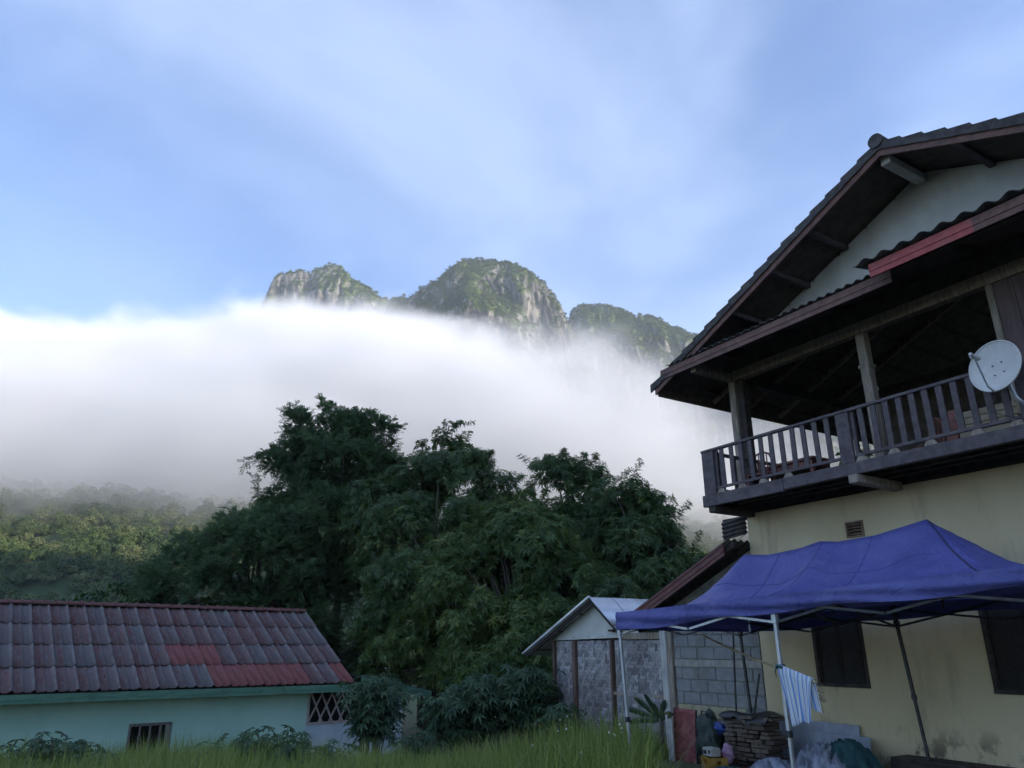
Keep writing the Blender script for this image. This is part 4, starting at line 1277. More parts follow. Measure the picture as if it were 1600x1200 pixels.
M_PINKBAG = simple('pink_plastic', (0.36, 0.20, 0.30), (0.46, 0.29, 0.38), 6, rough=0.45, bump=0.01)
bg = blob('refuse_bag', 3.05, -0.78, GZ, (0.27, 0.2, 0.92), M_GREENBAG, 'dark green bag beside the rusty red metal sheet', 'bag', 3)
MB().tube([(-0.2, 0, 0.7), (-0.1, -0.05, 0.93), (0.08, -0.06, 0.9), (0.17, -0.05, 0.72)], 0.012, 6).build('strap', M_BLACK_AND_SHADED_STEEL, bg)
blob('plastic_bag', 2.80, -0.80, 0.10, (0.13, 0.09, 0.20), M_BLUEBAG, 'small blue plastic bag left of the firewood stack', 'bag', 5)
blob('plastic_bag', 2.42, -1.02, -0.30, (0.10, 0.09, 0.30), M_PINKBAG, 'pale pink plastic bag in front of the firewood stack', 'bag', 8)
blob('refuse_bag', 2.80, -1.0, -0.42, (0.15, 0.12, 0.62), M_GREENBAG, 'blackish bag standing behind the yellow crate', 'bag', 12)

# yellow bottle crate with a small white box on it
cr = at_house('bottle_crate', 2.52, -1.25, GZ - 0.02, R(-28))
tag(cr, 'yellow plastic bottle crate on the ground before the firewood', 'crate')
M_CRATE = simple('yellow_plastic', (0.36, 0.19, 0.025), (0.43, 0.24, 0.04), 4, rough=0.45, bump=0.001, grime=((0.3, 0.17, 0.05), 5, 0.5))
def crate_side(x0, x1, y0, y1, slot):
    q = MB()
    if slot == 'x':
        q.box(x0, x1, y0, y1, 0, 0.19); q.box(x0, x0 + 0.13, y0, y1, 0.19, 0.25); q.box(x1 - 0.13, x1, y0, y1, 0.19, 0.25); q.box(x0, x1, y0, y1, 0.25, 0.29)
    else:
        q.box(x0, x1, y0, y1, 0, 0.19); q.box(x0, x1, y0, y0 + 0.1, 0.19, 0.25); q.box(x0, x1, y1 - 0.1, y1, 0.19, 0.25); q.box(x0, x1, y0, y1, 0.25, 0.29)
    return q
crate_side(-0.22, 0.22, -0.16, -0.145, 'x').build('side', M_CRATE, cr); crate_side(-0.22, 0.22, 0.145, 0.16, 'x').build('side', M_CRATE, cr)
crate_side(-0.22, -0.205, -0.144, 0.144, 'y').build('side', M_CRATE, cr); crate_side(0.205, 0.22, -0.144, 0.144, 'y').build('side', M_CRATE, cr)
MB().box(-0.204, 0.204, -0.144, 0.144, 0.0, 0.02).build('base', M_CRATE, cr)
em = MB()
em.v += [(-0.10 + 0.05 * math.cos(a_), -0.163, 0.12 + 0.075 * math.sin(a_)) for a_ in [2 * math.pi * k / 20 for k in range(20)]]; em.f.append(tuple(range(20)))
M_EMW = simple('white_print', (0.42, 0.40, 0.36), (0.5, 0.48, 0.43), 5, rough=0.5, bump=0)
M_EMB = simple('black_print', (0.02, 0.02, 0.02), (0.04, 0.04, 0.04), 5, rough=0.5, bump=0)
emo = em.build('emblem', M_EMW, cr)
e3 = MB(); e3.v += [(-0.10 + x, -0.1655, 0.12 + z) for x, z in ((-0.022, -0.05), (0.022, -0.05), (0.026, 0.0), (0.010, 0.025), (0.010, 0.055), (-0.010, 0.055), (-0.010, 0.025), (-0.026, 0.0))]; e3.f.append(tuple(range(8)))
e3.build('bottle_mark', M_EMB, emo)
e4 = MB().box(0.06, 0.15, -0.1635, -0.1605, 0.10, 0.14); e4.build('print_mark', M_EMB, emo)
bx = at_house('carton', 2.60, -1.22, GZ + 0.272, R(-10))
tag(bx, 'small white printed carton lying on the yellow crate', 'carton')
MB().box(-0.13, 0.13, -0.09, 0.09, 0.0, 0.13).build('body', M_EMW, bx, bevel=0.004)
e5 = MB(); e5.v += [(0.06 + 0.03 * math.cos(a_), -0.0925, 0.07 + 0.03 * math.sin(a_)) for a_ in [2 * math.pi * k / 14 for k in range(14)]]; e5.f.append(tuple(range(14))); e5.build('printed_dot', M_EMB, bx)
e6 = MB().box(-0.11, -0.02, -0.0935, -0.0905, 0.03, 0.09); e6.build('printed_panel', M_EMB, bx)

# boards against the wall, cloth heaps, low bench
M_GREYBOARD = simple('blue_grey_board', (0.24, 0.26, 0.31), (0.33, 0.35, 0.40), 2.5, rough=0.6, bump=0.001, grime=((0.18, 0.19, 0.22), 3, 0.5))
for k, (s0, s1, z1, d, lab) in enumerate(((0.52, 2.30, 0.40, -0.05, 'large blue grey board leaning on the cream wall base'), (0.28, 1.45, 0.25, -0.16, 'smaller blue grey board in front of the large one'))):
    o = at_house('leaning_board', (s0 + s1) / 2, d, GZ)
    w = (s1 - s0) / 2
    MB().hexa([(-w, -0.10, 0), (w, -0.10, 0), (w, -0.085, 0), (-w, -0.085, 0), (-w, 0.0, z1 - GZ), (w, 0.0, z1 - GZ - 0.01), (w, 0.015, z1 - GZ - 0.01), (-w, 0.015, z1 - GZ)]).build('panel', M_GREYBOARD, o, bevel=0.004)
    tag(o, lab, 'board')
def heap(name, s, d, size, mat, label, cat, seed, h):
    o = at_house(name, s, d, GZ)
    n = 56
    gx = np.linspace(-1, 1, n); A, B = np.meshgrid(gx, gx)
    rr_ = np.sqrt(A ** 2 + B ** 2)
    wx = A * 3.1 + 1.2 * fbm(A * 2 + seed, B * 2, 3); wy = B * 3.1 + 1.2 * fbm(A * 2, B * 2 + seed, 3)
    rid = 1 - np.abs(fbm(wx * 0.8 + seed, wy * 0.8 + seed * 2, 3, 0.4)) * 2.4
    Zh = h * np.clip(1 - rr_ ** 2.2, 0, None) ** 0.7 * (0.74 + 0.26 * rid) + 0.02 * rid
    Zh = np.where(rr_ > 1.0, -0.06, Zh)
    V = np.stack([A * size[0], B * size[1], Zh], -1).reshape(-1, 3)
    idx = np.arange(n * n).reshape(n, n)
    F = np.stack([idx[:-1, :-1], idx[:-1, 1:], idx[1:, 1:], idx[1:, :-1]], -1).reshape(-1, 4)
    keepf = np.all(V[F][:, :, 2] > -0.05, axis=1)
    link_mesh('cloth', np_mesh(name, V, F[keepf], mat, True), None, o)
    tag(o, label, cat)
    return o
M_GREYTARP = Mat('grey_tarp')
tc = M_GREYTARP.mix(M_GREYTARP.rng(M_GREYTARP.noise(2.5, 4, 0.6, dist=1.5), 0.42, 0.58), (0.17, 0.18, 0.23), (0.36, 0.38, 0.46))
M_GREYTARP.color(tc); M_GREYTARP.rough(0.55); M_GREYTARP.bump(M_GREYTARP.noise(9, 4), 0.02, 0.7); M_GREYTARP = M_GREYTARP.m
heap('tarpaulin', 0.30, -0.72, (0.62, 0.42), M_TEAL, 'dark teal tarpaulin heaped against the cream wall', 'tarpaulin', 2.3, 0.72)
heap('tarpaulin', 0.62, -0.92, (0.55, 0.36), M_GREYTARP, 'grey crumpled tarpaulin piled on the dark teal one', 'tarpaulin', 7.7, 0.66)
heap('tarpaulin', 1.40, -1.05, (0.55, 0.40), M_GREYTARP, 'low grey striped cloth spread left of the tarpaulin heap', 'cloth', 4.9, 0.36)
heap('tarpaulin', 1.90, -1.55, (0.52, 0.40), M_TEAL, 'flat teal sheet on the ground right of the yellow crate', 'sheet', 9.2, 0.20)
bn = at_house('low_bench', -2.3, -0.24, GZ)
tag(bn, 'long dark low wooden bench along the foot of the cream wall', 'bench')
for k in range(3):
    MB().box(-2.1, 2.6, -0.21 + k * 0.145, -0.21 + k * 0.145 + 0.14, 0.47, 0.51).build('seat_plank', M_BLACKWOOD, bn, bevel=0.004)
MB().box(-2.1, 2.6, -0.205, -0.175, 0.36, 0.468).build('front_rail', M_BLACKWOOD, bn)
for x in (-1.9, 0.3, 2.4):
    for y in (-0.16, 0.15):
        MB().box(x - 0.03, x + 0.03, y - 0.03, y + 0.03, 0, 0.36 if y < 0 else 0.468).build('leg', M_BLACKWOOD, bn)

# ------------------------------------------------------------------ green house on the left
LRZ = math.atan2(0.62388, 0.78152)
lh = empty('green_house', (-12.839, 20.0, 0), LRZ)
tag(lh, 'low mint green house with a weathered red corrugated tile roof', 'house')
m = Mat('mint_render')
sep = m.n.new('ShaderNodeSeparateXYZ'); m.l.new(m.tc(), sep.inputs[0])
c = m.mix(m.rng(m.noise(0.7, 5, 0.6), 0.3, 0.7), (0.365, 0.575, 0.475), (0.44, 0.645, 0.54))
c = m.mix(m.rng(m.noise(2.5, 6, 0.65, (1, 1, 0.3)), 0.55, 0.75, 0, 0.45), c, (0.50, 0.62, 0.53))
c = m.mix(m.math('MULTIPLY', m.rng(sep.outputs['Z'], -0.9, -1.9), m.rng(m.noise(1.8, 5, 0.65), 0.4, 0.6)), c, (0.14, 0.17, 0.12))
m.color(c); m.rough(0.9); m.bump(m.noise(22, 5, 0.65), 0.004, 0.5)
M_MINT = m.m
M_GREENTRIM = simple('green_fascia_paint', (0.085, 0.195, 0.135), (0.125, 0.255, 0.185), 5, (0.4, 3, 3), 0.6, 0.002, grime=((0.06, 0.10, 0.075), 4, 0.6))
WY = 0.55
def lwall(mb, x0, x1, z0, z1, y0, y1, holes):
    cuts = sorted({x0, x1, *[h[0] for h in holes], *[h[1] for h in holes]})
    for p, q in zip(cuts[:-1], cuts[1:]):
        z = z0
        for h in sorted([h for h in holes if h[0] <= p + 1e-6 and h[1] >= q - 1e-6], key=lambda h: h[2]):
            if h[2] > z: mb.box(p, q, y0, y1, z, h[2])
            z = h[3]
        if z < z1: mb.box(p, q, y0, y1, z, z1)
    return mb
LW = (3.28, 4.36, -1.38, -0.49)
lwall(MB(), -4.5, 8.47, -2.4, 0.72, WY, WY + 0.15, [LW]).box(8.32, 8.47, WY + 0.152, 6.2, -2.4, 0.72).build('wall', M_MINT, lh)
M_GREYWOOD = simple('grey_old_wood', (0.13, 0.115, 0.105), (0.22, 0.20, 0.185), 6, (3, 3, 0.5), 0.85, 0.003)
w = MB(); t = 0.06
w.box(LW[0] - 0.03, LW[1] + 0.03, WY - 0.03, WY + 0.05, LW[3] - 0.03, LW[3] + 0.04); w.box(LW[0] - 0.03, LW[0] + t - 0.03, WY - 0.028, WY + 0.05, LW[2], LW[3] - 0.03); w.box(LW[1] - t + 0.03, LW[1] + 0.03, WY - 0.028, WY + 0.05, LW[2], LW[3] - 0.03)
w.box(LW[0] - 0.04, LW[1] + 0.04, WY - 0.04, WY + 0.05, LW[2] - 0.05, LW[2])
win = w.build('window', M_GREYWOOD, lh)
for k in range(3):
    x = LW[0] + (LW[1] - LW[0]) * (k + 1) / 4
    MB().box(x - 0.022, x + 0.022, WY + 0.0, WY + 0.04, LW[2] + 0.001, LW[3] - 0.031).build('bar', M_GREYWOOD, win)
MB().box(LW[0], LW[1], WY + 0.5, WY + 0.52, LW[2] - 0.2, LW[3] + 0.1).build('dark_room', M_DARKROOM, win)  # near-black panel painted for the unlit room behind the bars

# corrugated tile roof: rows of single tiles
m = Mat('old_red_tile')
rnd = m.objrand()
base = m.mix(m.rng(rnd, 0.0, 1.0, smooth=False), (0.125, 0.112, 0.115), (0.165, 0.085, 0.080))
g1 = m.noise(3.2, 6, 0.68, (2.2, 0.45, 1))
sx_ = m.n.new('ShaderNodeSeparateXYZ'); m.l.new(m.tc('Object'), sx_.inputs[0])
strp = m.math('ADD', m.math('MULTIPLY', m.math('SINE', m.math('MULTIPLY', sx_.outputs['X'], 12.566)), 0.17), m.math('ADD', g1, m.math('MULTIPLY', m.math('SUBTRACT', rnd, 0.5), 0.18)))
base = m.mix(m.rng(strp, 0.38, 0.72), base, (0.115, 0.046, 0.045))
base = m.mix(m.rng(m.noise(6, 6, 0.72, (2.6, 0.35, 1)), 0.44, 0.64, 0, 0.85), base, (0.105, 0.102, 0.108))
base = m.mix(m.rng(m.noise(11, 6, 0.75, (1.6, 0.5, 1)), 0.56, 0.70, 0, 0.75), base, (0.27, 0.26, 0.26))
crest = m.math('POWER', m.math('MULTIPLY_ADD', m.math('COSINE', m.math('MULTIPLY', sx_.outputs['X'], 12.566)), 0.5, 0.5), 14.0)
base = m.mix(m.math('MULTIPLY', crest, m.rng(m.noise(5, 5, 0.7, (1, 0.5, 1)), 0.35, 0.65, 0.15, 0.75)), base, (0.25, 0.235, 0.235))
m.color(base); m.rough(0.9); m.bump(m.noise(30, 5, 0.7), 0.005, 0.6)
# noise differs from tile to tile
oi = m.n.new('ShaderNodeObjectInfo'); vadd = m.n.new('ShaderNodeVectorMath'); vadd.operation = 'ADD'
m.l.new(m.tc('Object'), vadd.inputs[0]); m.l.new(oi.outputs['Location'], vadd.inputs[1])
for nd in m.n:
    if nd.bl_idname == 'ShaderNodeMapping': m.l.new(vadd.outputs[0], nd.inputs['Vector'])
M_OLDTILE = m.m
M_NEWTILE = simple('new_red_tile', (0.19, 0.060, 0.058), (0.25, 0.090, 0.084), 3, (2, 0.5, 1), 0.8, 0.002, grime=((0.15, 0.075, 0.072), 4, 0.7))
M_RIDGE = simple('red_ridge_tile', (0.125, 0.045, 0.043), (0.175, 0.070, 0.065), 5, (1, 1, 1), 0.85, 0.004, grime=((0.11, 0.09, 0.09), 7, 0.6))
TW, NR = 0.50, 4
RY1, RZe, RZr = 4.30, 0.47, 2.82
ang = math.atan2(RZr - RZe, RY1 + 0.05)
slen = math.hypot(RZr - RZe, RY1 + 0.05)
TL = slen / NR
def tile_profile(x):       # x 0..1 over one tile: one broad rib with a shallow pan beside it
    f_ = x % 1.0
    return 0.072 * math.exp(-((min(f_, 1 - f_)) / 0.085) ** 2) + 0.036 * math.exp(-((f_ - 0.5) / 0.07) ** 2)
def make_tile(mat):
    b = MB(); n = 24; over = 0.09
    for (yy, lift) in ((0.0, 0.036), (TL + over, 0.0)):
        for i in range(n + 1):
            x = i / n * 1.07
            b.v.append((x * TW, yy, lift + tile_profile(x)))
        for i in range(n + 1):
            x = i / n * 1.07
            b.v.append((x * TW, yy, lift + tile_profile(x) - 0.012))
    m1 = n + 1
    for i in range(n):
        b.f.append((i, i + 1, 2 * m1 + i + 1, 2 * m1 + i))
        b.f.append((m1 + i + 1, m1 + i, 3 * m1 + i, 3 * m1 + i + 1))
        b.f.append((i + 1, i, m1 + i, m1 + i + 1))
    b.f.append((0, 2 * m1, 3 * m1, m1)); b.f.append((n, m1 + n, 3 * m1 + n, 2 * m1 + n))
    return b.mesh('roof_tile', mat, True)
T_OLD, T_NEW = make_tile(M_OLDTILE), make_tile(M_NEWTILE)
rb = MB()
rb.hexa([(-4.5, 0.02, RZe - 0.06), (9.68, 0.02, RZe - 0.06), (9.68, RY1, RZr - 0.06), (-4.5, RY1, RZr - 0.06), (-4.5, 0.02, RZe - 0.03), (9.68, 0.02, RZe - 0.03), (9.68, RY1, RZr - 0.03), (-4.5, RY1, RZr - 0.03)])
rb.hexa([(-4.5, RY1, RZr - 0.06), (9.68, RY1, RZr - 0.06), (9.68, 8.6, RZe - 0.06), (-4.5, 8.6, RZe - 0.06), (-4.5, RY1, RZr - 0.01), (9.68, RY1, RZr - 0.01), (9.68, 8.6, RZe), (-4.5, 8.6, RZe)])
lroof = rb.build('roof', M_BLACKWOOD, lh)
XR = 9.74
NEW = {(1, c_) for c_ in range(0, 0)}
def is_new(row, x):          # row 0 = eave
    if row == 0: return 5.05 < x + 0.25 < 8.35 or x > 9.1
    if row == 1: return 4.15 < x + 0.25 < 5.60
    return False
for row in range(NR):
    for k in range(29):
        x = XR - (k + 1) * TW
        o = link_mesh('roof_tile', T_NEW if is_new(row, x) else T_OLD, None, lroof)
        d_ = row * TL - 0.05 / math.cos(ang)
        o.location = (x - 0.02, d_ * math.cos(ang), RZe + d_ * math.sin(ang) + random.uniform(-0.003, 0.006))
        if random.random() < 0.12: o.location.y -= random.uniform(0.01, 0.035)
        o.rotation_euler = (ang + R(random.uniform(-0.3, 0.4)), 0, R(random.uniform(-0.7, 0.7)))
cap = MB(); n = 10
for (xx, ra) in ((0, 0.135), (0.07, 0.13), (0.071, 0.105), (0.36, 0.098)):
    for i in range(n + 1):
        a_ = math.pi * i / n
        cap.v.append((xx, ra * 1.15 * math.cos(a_), ra * math.sin(a_)))
for r_i in range(3):
    for i in range(n): cap.f.append((r_i * (n + 1) + i, (r_i + 1) * (n + 1) + i, (r_i + 1) * (n + 1) + i + 1, r_i * (n + 1) + i + 1))
cap.f.append(tuple(range(n + 1))); cap.f.append(tuple(3 * (n + 1) + i for i in range(n, -1, -1)))
CAP = cap.mesh('ridge_cap', M_RIDGE, False)
for k in range(43):
    o = link_mesh('ridge_cap', CAP, None, lroof); o.location = (XR - 0.36 - k * 0.332, RY1, RZr + 0.02 + random.uniform(-0.004, 0.004)); o.rotation_euler = (0, R(random.uniform(-0.6, 0.6)), R(random.uniform(-0.8, 0.8)))
f = MB()
f.box(-4.5, XR - 0.02, -0.03, 0.01, 0.20, 0.29); f.box(-4.5, XR - 0.02, -0.045, 0.01, 0.29, 0.335); f.box(-4.5, XR - 0.02, -0.035, 0.01, 0.335, 0.425)
f.build('fascia', M_GREENTRIM, lroof)
f = MB(); f.box(-4.5, XR - 0.05, 0.012, WY - 0.002, 0.235, 0.25); f.build('soffit', M_BLACKWOOD, lroof)
f = MB(); f.hexa([(XR - 0.06, 0.0, RZe - 0.15), (XR - 0.02, 0.0, RZe - 0.15), (XR - 0.02, RY1, RZr - 0.15), (XR - 0.06, RY1, RZr - 0.15), (XR - 0.06, 0.0, RZe - 0.01), (XR - 0.02, 0.0, RZe - 0.01), (XR - 0.02, RY1, RZr - 0.01), (XR - 0.06, RY1, RZr - 0.01)])
f.build('barge_board', M_GREENTRIM, lroof)
# porch at the right end: low pale wall, lattice of crossed laths
M_PALEBLUE = simple('pale_blue_wall', (0.44, 0.52, 0.56), (0.54, 0.61, 0.63), 1.5, (1, 1, 0.4), 0.9, 0.003, grime=((0.30, 0.33, 0.32), 2.5, 0.5))
MB().box(8.48, 12.0, WY + 0.02, WY + 0.14, -2.4, -0.78).build('porch_wall', M_PALEBLUE, lh)
M_LATH = simple('pinkish_lath', (0.36, 0.29, 0.26), (0.46, 0.38, 0.345), 5, rough=0.8, bump=0.002)
lat = MB().box(8.48, 12.0, WY + 0.0, WY + 0.16, -0.778, -0.71).build('lattice', M_LATH, lh)
MB().box(8.48, 8.56, WY + 0.02, WY + 0.08, -0.709, 0.22).build('stile', M_LATH, lat)
x = 8.2
while x < 11.9:
    for sgn in (1, -1):
        a, b = (x, x + 0.46) if sgn == 1 else (x + 0.46, x)
        if min(a, b) > 8.5 and max(a, b) < 11.9:
            MB().bar((a, WY + 0.05 + 0.014 * sgn, -0.709), (b, WY + 0.05 + 0.014 * sgn, 0.22), 0.058, 0.012, (0, 1, 0)).build('lath', M_LATH, lat)
    x += 0.36
MB().box(8.48, 12.0, WY + 0.9, WY + 0.95, -0.9, 0.3).build('dark_back', M_DARKROOM, lh)  # near-black panel in place of the shade behind the lattice
MB().box(11.88, 12.0, WY + 0.03, WY + 0.15, -0.709, 0.14).build('porch_post', M_PALEBLUE, lh)
f = MB()
for (lo, hi, o_) in ((-0.12, -0.04, 0.0), (-0.04, 0.02, 0.014), (0.02, 0.11, 0.006)):
    f.hexa([(10.2, WY - 0.25 - o_, 0.52 + lo), (13.0, WY - 0.25 - o_, 0.0 + lo), (13.0, WY - 0.21, 0.0 + lo), (10.2, WY - 0.21, 0.52 + lo),
            (10.2, WY - 0.25 - o_, 0.52 + hi), (13.0, WY - 0.25 - o_, 0.0 + hi), (13.0, WY - 0.21, 0.0 + hi), (10.2, WY - 0.21, 0.52 + hi)])
f.build('porch_fascia', M_GREENTRIM, lh)
f = MB(); f.hexa([(9.78, WY - 0.20, 0.70), (12.95, WY - 0.20, 0.11), (12.95, 4.0, 0.11), (9.78, 4.0, 0.70), (9.78, WY - 0.20, 0.73), (12.95, WY - 0.20, 0.14), (12.95, 4.0, 0.14), (9.78, 4.0, 0.73)])
f.build('porch_roof', M_CORR, lh)

# ------------------------------------------------------------------ vegetation
M_BARK = simple('bark', (0.085, 0.070, 0.055), (0.17, 0.145, 0.115), 5, (3, 3, 0.5), 0.9, 0.02)
M_MANGO = leaf_mat('mango_leaves', (0.028, 0.066, 0.024), (0.080, 0.148, 0.044), (0.20, 0.26, 0.075), 0.36, 0.38)
M_MANGO_LT = leaf_mat('mango_leaves_young', (0.034, 0.078, 0.024), (0.095, 0.165, 0.042), (0.22, 0.27, 0.07), 0.38, 0.40)
M_FEATHER = leaf_mat('feathery_leaves', (0.042, 0.096, 0.048), (0.094, 0.168, 0.074), (0.165, 0.225, 0.095), 0.48, 0.55)
M_FEATHER_LT = leaf_mat('feathery_leaves_pale', (0.046, 0.096, 0.042), (0.095, 0.16, 0.066), (0.18, 0.23, 0.09), 0.42, 0.55)
M_CASSAVA = leaf_mat('cassava_leaves', (0.028, 0.066, 0.033), (0.064, 0.125, 0.058), (0.11, 0.17, 0.08), 0.35, 0.5)
M_VINE = leaf_mat('vine_leaves', (0.020, 0.060, 0.016), (0.045, 0.100, 0.026), (0.075, 0.14, 0.04), 0.3, 0.4)

def unit(a): return a / (np.linalg.norm(a, axis=-1, keepdims=True) + 1e-9)
def leaf_quads(P, D, N, ln, wd, droop):
    """one bent rhombic leaf per row: base, left, tip, right"""
    S = unit(np.cross(D, N))
    mid = P + D * (ln * 0.45)[:, None]
    mid[:, 2] -= droop * ln * 0.12
    tip = P + D * ln[:, None]
    tip[:, 2] -= droop * ln * 0.55
    w = (wd * 0.5)[:, None]
    lift = N * (wd * 0.22)[:, None]
    return np.stack([P, mid - S * w + lift, tip, mid + S * w + lift], 1)

def crown(r, env, n_blob, blob_r, n_tip, flat=0.8, inner=0.35, shell=0.35, sprigs=30):
    """points and outward directions spread over clumps that fill the envelope"""
    env = np.array(env, float)
    vol = np.prod(env[:, 3:6], axis=1) ** 0.75
    k = r.choice(len(env), n_blob * 3, p=vol / vol.sum())
    d = unit(r.normal(0, 1, (len(k), 3)))
    d[:, 2] = np.where(d[:, 2] < -0.75, -d[:, 2], d[:, 2])
    C = env[k, :3] + d * env[k, 3:6] * (r.uniform(0.2, 0.98, len(k)) ** 0.55)[:, None]
    def depth(Q):      # >0 inside
        q = np.min(np.linalg.norm((Q[:, None, :] - env[None, :, :3]) / env[None, :, 3:6], axis=2), axis=1)
        return 1 - q
    dep = depth(C)
    C = C[np.argsort(dep + r.uniform(0, shell, len(dep)))][:n_blob]
    rad = r.uniform(blob_r[0], blob_r[1], len(C))
    b = r.choice(len(C), n_tip, p=rad ** 2 / np.sum(rad ** 2))
    dd = unit(r.normal(0, 1, (n_tip, 3)) + np.array([0, 0, 0.15]))
    rr = rad[b] * r.uniform(0.55, 1.08, n_tip)
    P = C[b] + dd * rr[:, None] * np.array([1, 1, flat])
    ctr = env[np.argmin(np.linalg.norm((P[:, None, :] - env[None, :, :3]) / env[None, :, 3:6], axis=2), axis=1), :3]
    A = unit(dd * 0.8 + unit(P - ctr) * 0.5 + np.array([0, 0, 0.25]))
    keep = (depth(P) < inner) | (r.random(n_tip) < 0.25)
    P, A = P[keep], A[keep]
    # single shoots reaching out of the outline
    o_ = depth(P); cand = np.argsort(o_)[:max(400, sprigs * 6)]
    pick = r.choice(cand, min(sprigs, len(cand)), replace=False)
    sp, sa = [], []
    for i in pick:
        d_ = unit(A[i] + r.normal(0, 0.35, 3) + np.array([0, 0, 0.2])); ln_ = r.uniform(0.35, 0.95)
        for t_ in np.linspace(0.1, 1, 7):
            sp.append(P[i] + d_ * ln_ * t_ - np.array([0, 0, 0.15 * t_ * t_])); sa.append(unit(d_ + r.normal(0, 0.3, 3)))
    return np.concatenate([P, np.array(sp)]), np.concatenate([A, np.array(sa)]), C, rad

def whorls(r, P, A, n, ln, wd, droop, spread=0.9):
    m_ = len(P)
    t1 = unit(np.cross(A, r.normal(0, 1, (m_, 3)))); t2 = np.cross(A, t1)
    ang_ = (np.arange(n)[None, :] * 2.399 + r.uniform(0, 6.28, (m_, 1)))
    rad = np.cos(ang_)[..., None] * t1[:, None, :] + np.sin(ang_)[..., None] * t2[:, None, :]
    up = r.uniform(0.05, 0.75, (m_, n, 1))
    D = unit(A[:, None, :] * up + rad * spread).reshape(-1, 3)
    N = unit(A[:, None, :] - rad * up * 0.6 + r.normal(0, 0.25, (m_, n, 3))).reshape(-1, 3)
    base = (P[:, None, :] + A[:, None, :] * r.uniform(-0.08, 0.04, (m_, n, 1))).reshape(-1, 3)
    L_ = r.uniform(ln[0], ln[1], m_ * n); W_ = L_ * r.uniform(wd[0], wd[1], m_ * n)
    return leaf_quads(base, D, N, L_, W_, droop)

def feathers(r, P, A, pairs, tl, ln, wd):
    m_ = len(P)
    A = unit(A + r.normal(0, 0.45, A.shape))
    S = unit(np.cross(A, np.array([0, 0, 1.0]) + r.normal(0, 0.3, A.shape)))
    N = np.cross(S, A)
    tlen = r.uniform(tl[0], tl[1], m_)
    out = []
    for i in range(pairs):
        t = (i + 0.6) / pairs
        Q = P + A * (tlen * t)[:, None]; Q[:, 2] -= tlen * t * t * 0.25
        for sg in (-1, 1):
            D = unit(S * sg + A * 0.55 + r.normal(0, 0.12, A.shape))
            L_ = r.uniform(ln[0], ln[1], m_) * (1 - 0.35 * abs(t - 0.5))
            out.append(leaf_quads(Q, D, N, L_, L_ * r.uniform(wd[0], wd[1], m_), 0.3))
    return np.concatenate(out, 0)

def limb_tree(r, base, fork, C, rad, thick, mb, wob=0.25):
    """trunk to the fork, limbs from there to the clumps"""
    base, fork = np.array(base, float), np.array(fork, float)
    n = 7
    pts = [tuple(base + (fork - base) * t + np.array([r.normal(0, wob * 0.12), r.normal(0, wob * 0.12), 0]) * (0 < t < 1)) for t in np.linspace(0, 1, n)]
    mb.tube(pts, list(np.linspace(thick * 1.25, thick * 0.8, n)), 9)
    order = r.permutation(len(C))[:40]
    for i in order:
        c = C[i]; st = base + (fork - base) * r.uniform(0.7, 1.0)
        v = c - st; ln = np.linalg.norm(v)
        midp = st + v * 0.5 + np.array([r.normal(0, 0.1), r.normal(0, 0.1), 0.12]) * ln * 0.5
        q = [tuple(st * (1 - t) ** 2 + 2 * midp * t * (1 - t) + c * t * t) for t in np.linspace(0, 1, 7)]
        mb.tube(q, list(np.linspace(thick * 0.42, 0.022, 7)), 6)
        for _ in range(3):
            e = c + unit(r.normal(0, 1, 3) + np.array([0, 0, .4])) * rad[i] * 0.9
            mb.tube([tuple(c - v * 0.08), tuple((c + e) / 2 + r.normal(0, 0.06, 3)), tuple(e)], [0.02, 0.014, 0.006], 5)

def tint_clumps(r, V, scale=0.55, noise=0.20, bias=0.0, per=1):
    c = V.mean(1)
    k = len(V) // per
    flush = np.repeat(np.where(r.random(k) < 0.16, r.uniform(0.2, 0.5, k), r.normal(0, 0.10, k)), per)[:len(V)]
    if len(flush) < len(V): flush = np.concatenate([flush, np.zeros(len(V) - len(flush))])
    t = 0.42 + bias + 0.34 * fbm(c[:, 0] * scale + 3, c[:, 2] * scale + c[:, 1] * 0.3, 3) + r.normal(0, noise, len(c)) * 0.6 + flush
    return np.clip(t, 0, 1)

def tree(name, label, cat, base, fork, env, n_blob, blob_r, n_tip, style, mat, seed, thick=0.16, group=None, bias=0.0, inner=0.35, leaf=None, shell=0.8, sprigs=30):
    r = np.random.default_rng(seed)
    o = empty(name, base)
    tag(o, label, cat, group)
    P, A, C, rad = crown(r, env, n_blob, blob_r, n_tip, inner=inner, shell=shell, sprigs=sprigs)
    if style == 'whorl':
        ln, wd, nn, dr = leaf or ((0.15, 0.27), (0.19, 0.27), 9, 0.5)
        V = whorls(r, P, A, nn, ln, wd, dr)
    else:
        pr_, tl, ln, wd = leaf or (6, (0.28, 0.5), (0.11, 0.17), (0.38, 0.55))
        V = feathers(r, P, A, pr_, tl, ln, wd)
    T = tint_clumps(r, V, bias=bias, per=nn if style == 'whorl' else 1)
    V = V - np.array(base)
    link_mesh('crown', np_mesh('crown', V.reshape(-1, 3), np.arange(len(V) * 4).reshape(-1, 4), mat, False, T), None, o)
    mb = MB(); limb_tree(r, base, fork, C, rad, thick, mb)
    mb.v = [(x - base[0], y - base[1], z - base[2]) for (x, y, z) in mb.v]
    mb.build('trunk', M_BARK, o, smooth=True)
    return o

